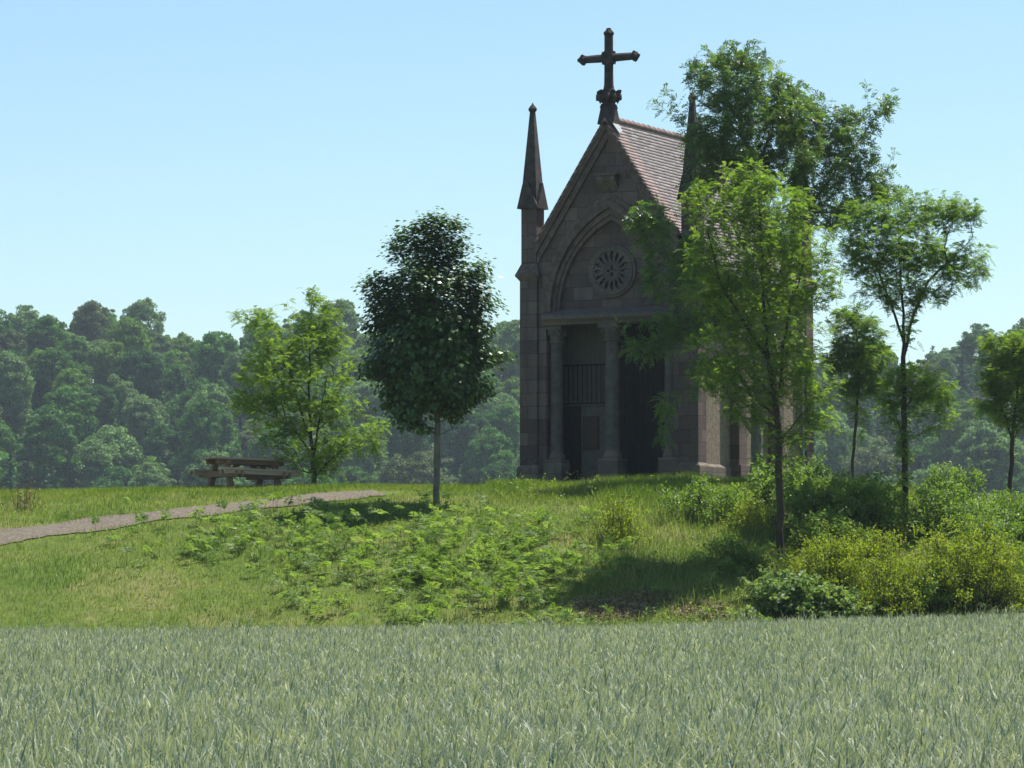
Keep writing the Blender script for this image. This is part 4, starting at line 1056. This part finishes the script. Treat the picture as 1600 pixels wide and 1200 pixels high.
HP = [.30, .33, .17, .16, .04]
def forest():
    pts = []
    for r_, Y in enumerate(np.concatenate([np.arange(462, 660, 18.0), [664, 674, 684, 694]])):
        hw = Y*.1482 + 11
        xs_ = np.arange(-hw, hw, 7.3 + .4*(r_ % 3)) + (r_ % 2)*3.7
        for x in xs_:
            pts.append((x + rng.normal(0, 1.8), Y + rng.normal(0, 4.5)))
    for x, y in pts:
        z = gz(x, y); u, v = proj(np.array([[x, y, z + 8]])); u, v = u[0], v[0]
        if v > 800 or (850 < u < 1180 and v > 530): continue
        psp = .05 + .42*math.exp(-((u-1350)/110)**2 - ((v-640)/80)**2) + .34*(u > 1260)*(y > 560) + .12*(u < 560)*(y > 660)
        con = rng.uniform() < psp
        if con:
            me = SP[rng.integers(3)]; hn, c = 'blue-green', (.028, .07, .036); kind = 'spruce'
        else:
            me = BL[rng.integers(6)]; hn, c = HUES[rng.choice(5, p=HP)]; kind = 'tree'
        o = link('spruce_tree' if con else 'broadleaf_tree', me, None, (x, y, z - .4))
        s = rng.uniform(.72, 1.08); o.scale = (s*rng.uniform(.9, 1.15), s*rng.uniform(.9, 1.15), s*(rng.uniform(.9, 1.15) if not con else rng.uniform(.75, 1.0) if y < 640 else rng.uniform(.6, .78)))
        o.rotation_euler = (0, 0, rng.uniform(0, 6.28)); j = rng.uniform(.85, 1.15); o.color = (c[0]*j, c[1]*j, c[2]*j, 1)
        zone = 'left of the picnic table' if u < 300 else 'between picnic table and chapel' if u < 810 else 'behind chapel and ash' if u < 1270 else 'right of the chapel'
        band = 'on the far skyline' if y > 640 else 'high on the far hill' if y > 560 else 'low on the far hill'
        shp = 'pointed %s spruce' % hn if con else 'round %s tree' % hn
        tag(o, f'{shp} {band}, {zone}', kind, f'{hn} {"spruces" if con else "trees"} {band}, {zone}')
forest()
def far_wood():
    g = np.random.default_rng(5); Vs = []; Ts = []; tn = []; base = 0
    for k in range(420):
        Y = g.uniform(455, 700); side = g.choice([-1, 1]); X = side*(Y*.1482 + 11 + g.uniform(0, 130))
        H = g.uniform(10, 15); r_ = g.uniform(3.8, 5.4); m = 420
        d = unit(g.normal(0, 1, (m, 3)) + np.array([0, 0, .3])); O = d*np.array([r_, r_, H*.45])*g.uniform(.8, 1.05, (m, 1)) + np.array([X, Y, gz(X, Y) + H*.52])
        ld = unit(g.normal(0, 1, (m, 3))); sd = unit(np.cross(ld, d + g.normal(0, .3, d.shape))); s_ = g.uniform(.9, 1.7, m)
        Vs.append(diamonds(O - ld*s_[:, None]*.5, ld, sd, s_, s_*.7).reshape(-1, 3)); Ts.append(tri_of(m) + base); base += 4*m
        tn.append(np.repeat(np.clip(g.normal(.4, .2, m) + g.normal(0, .15), 0, 1), 4))
    o = link('far_wood', np_mesh('far_wood', np.concatenate(Vs), np.concatenate(Ts), M['forest'], tint=np.concatenate(tn))); o.color = (.065, .125, .035, 1)
    tag(o, 'distant wood covering the rest of the far hills', 'wood', kind='stuff')
far_wood()
def undergrowth():
    g = np.random.default_rng(8); n = 75000
    Y = g.uniform(440, 640, n); X = g.uniform(-1, 1, n)*(Y*.1482 + 14); Z = ground_z(X, Y)
    hum = np.clip(vnoise(X, Y, .31, 3) + .5*vnoise(X, Y, .9, 6), 0, 1)
    O = np.stack([X, Y, Z + g.uniform(.1, 1, n)*(.7 + 2.2*hum)], 1); ld = unit(g.normal(0, 1, (n, 3)))
    sd = unit(np.cross(ld, np.array([0, -.4, 1.0]) + g.normal(0, .4, (n, 3)))); s_ = g.uniform(.5, 1.0, n)
    V = diamonds(O - ld*s_[:, None]*.5, ld, sd, s_, s_*.7).reshape(-1, 3)
    o = link('undergrowth', np_mesh('undergrowth', V, tri_of(n), M['forest'], tint=np.repeat(np.clip(g.normal(.35, .2, n) + .2*hum, 0, 1), 4))); o.color = (.05, .105, .03, 1)
    tag(o, 'leafy undergrowth between the trees of the far wood', 'undergrowth', kind='stuff')
undergrowth()

# ------------------------------------------------------------------ haze
hz = MB(); hz.box(-515, 515, -75, 1015, -15.5, 92)
hm = bpy.data.materials.new('haze'); hm.use_nodes = True; hn_ = hm.node_tree.nodes; hn_.remove(hn_['Principled BSDF'])
pvn = hn_.new('ShaderNodeVolumePrincipled'); pvn.inputs['Density'].default_value = .00014; pvn.inputs['Color'].default_value = (.72, .84, 1.0, 1); pvn.inputs['Anisotropy'].default_value = .2
hm.node_tree.links.new(pvn.outputs[0], hn_['Material Output'].inputs['Volume'])
ho = hz.build('haze', hm); ho['kind'] = 'stuff'
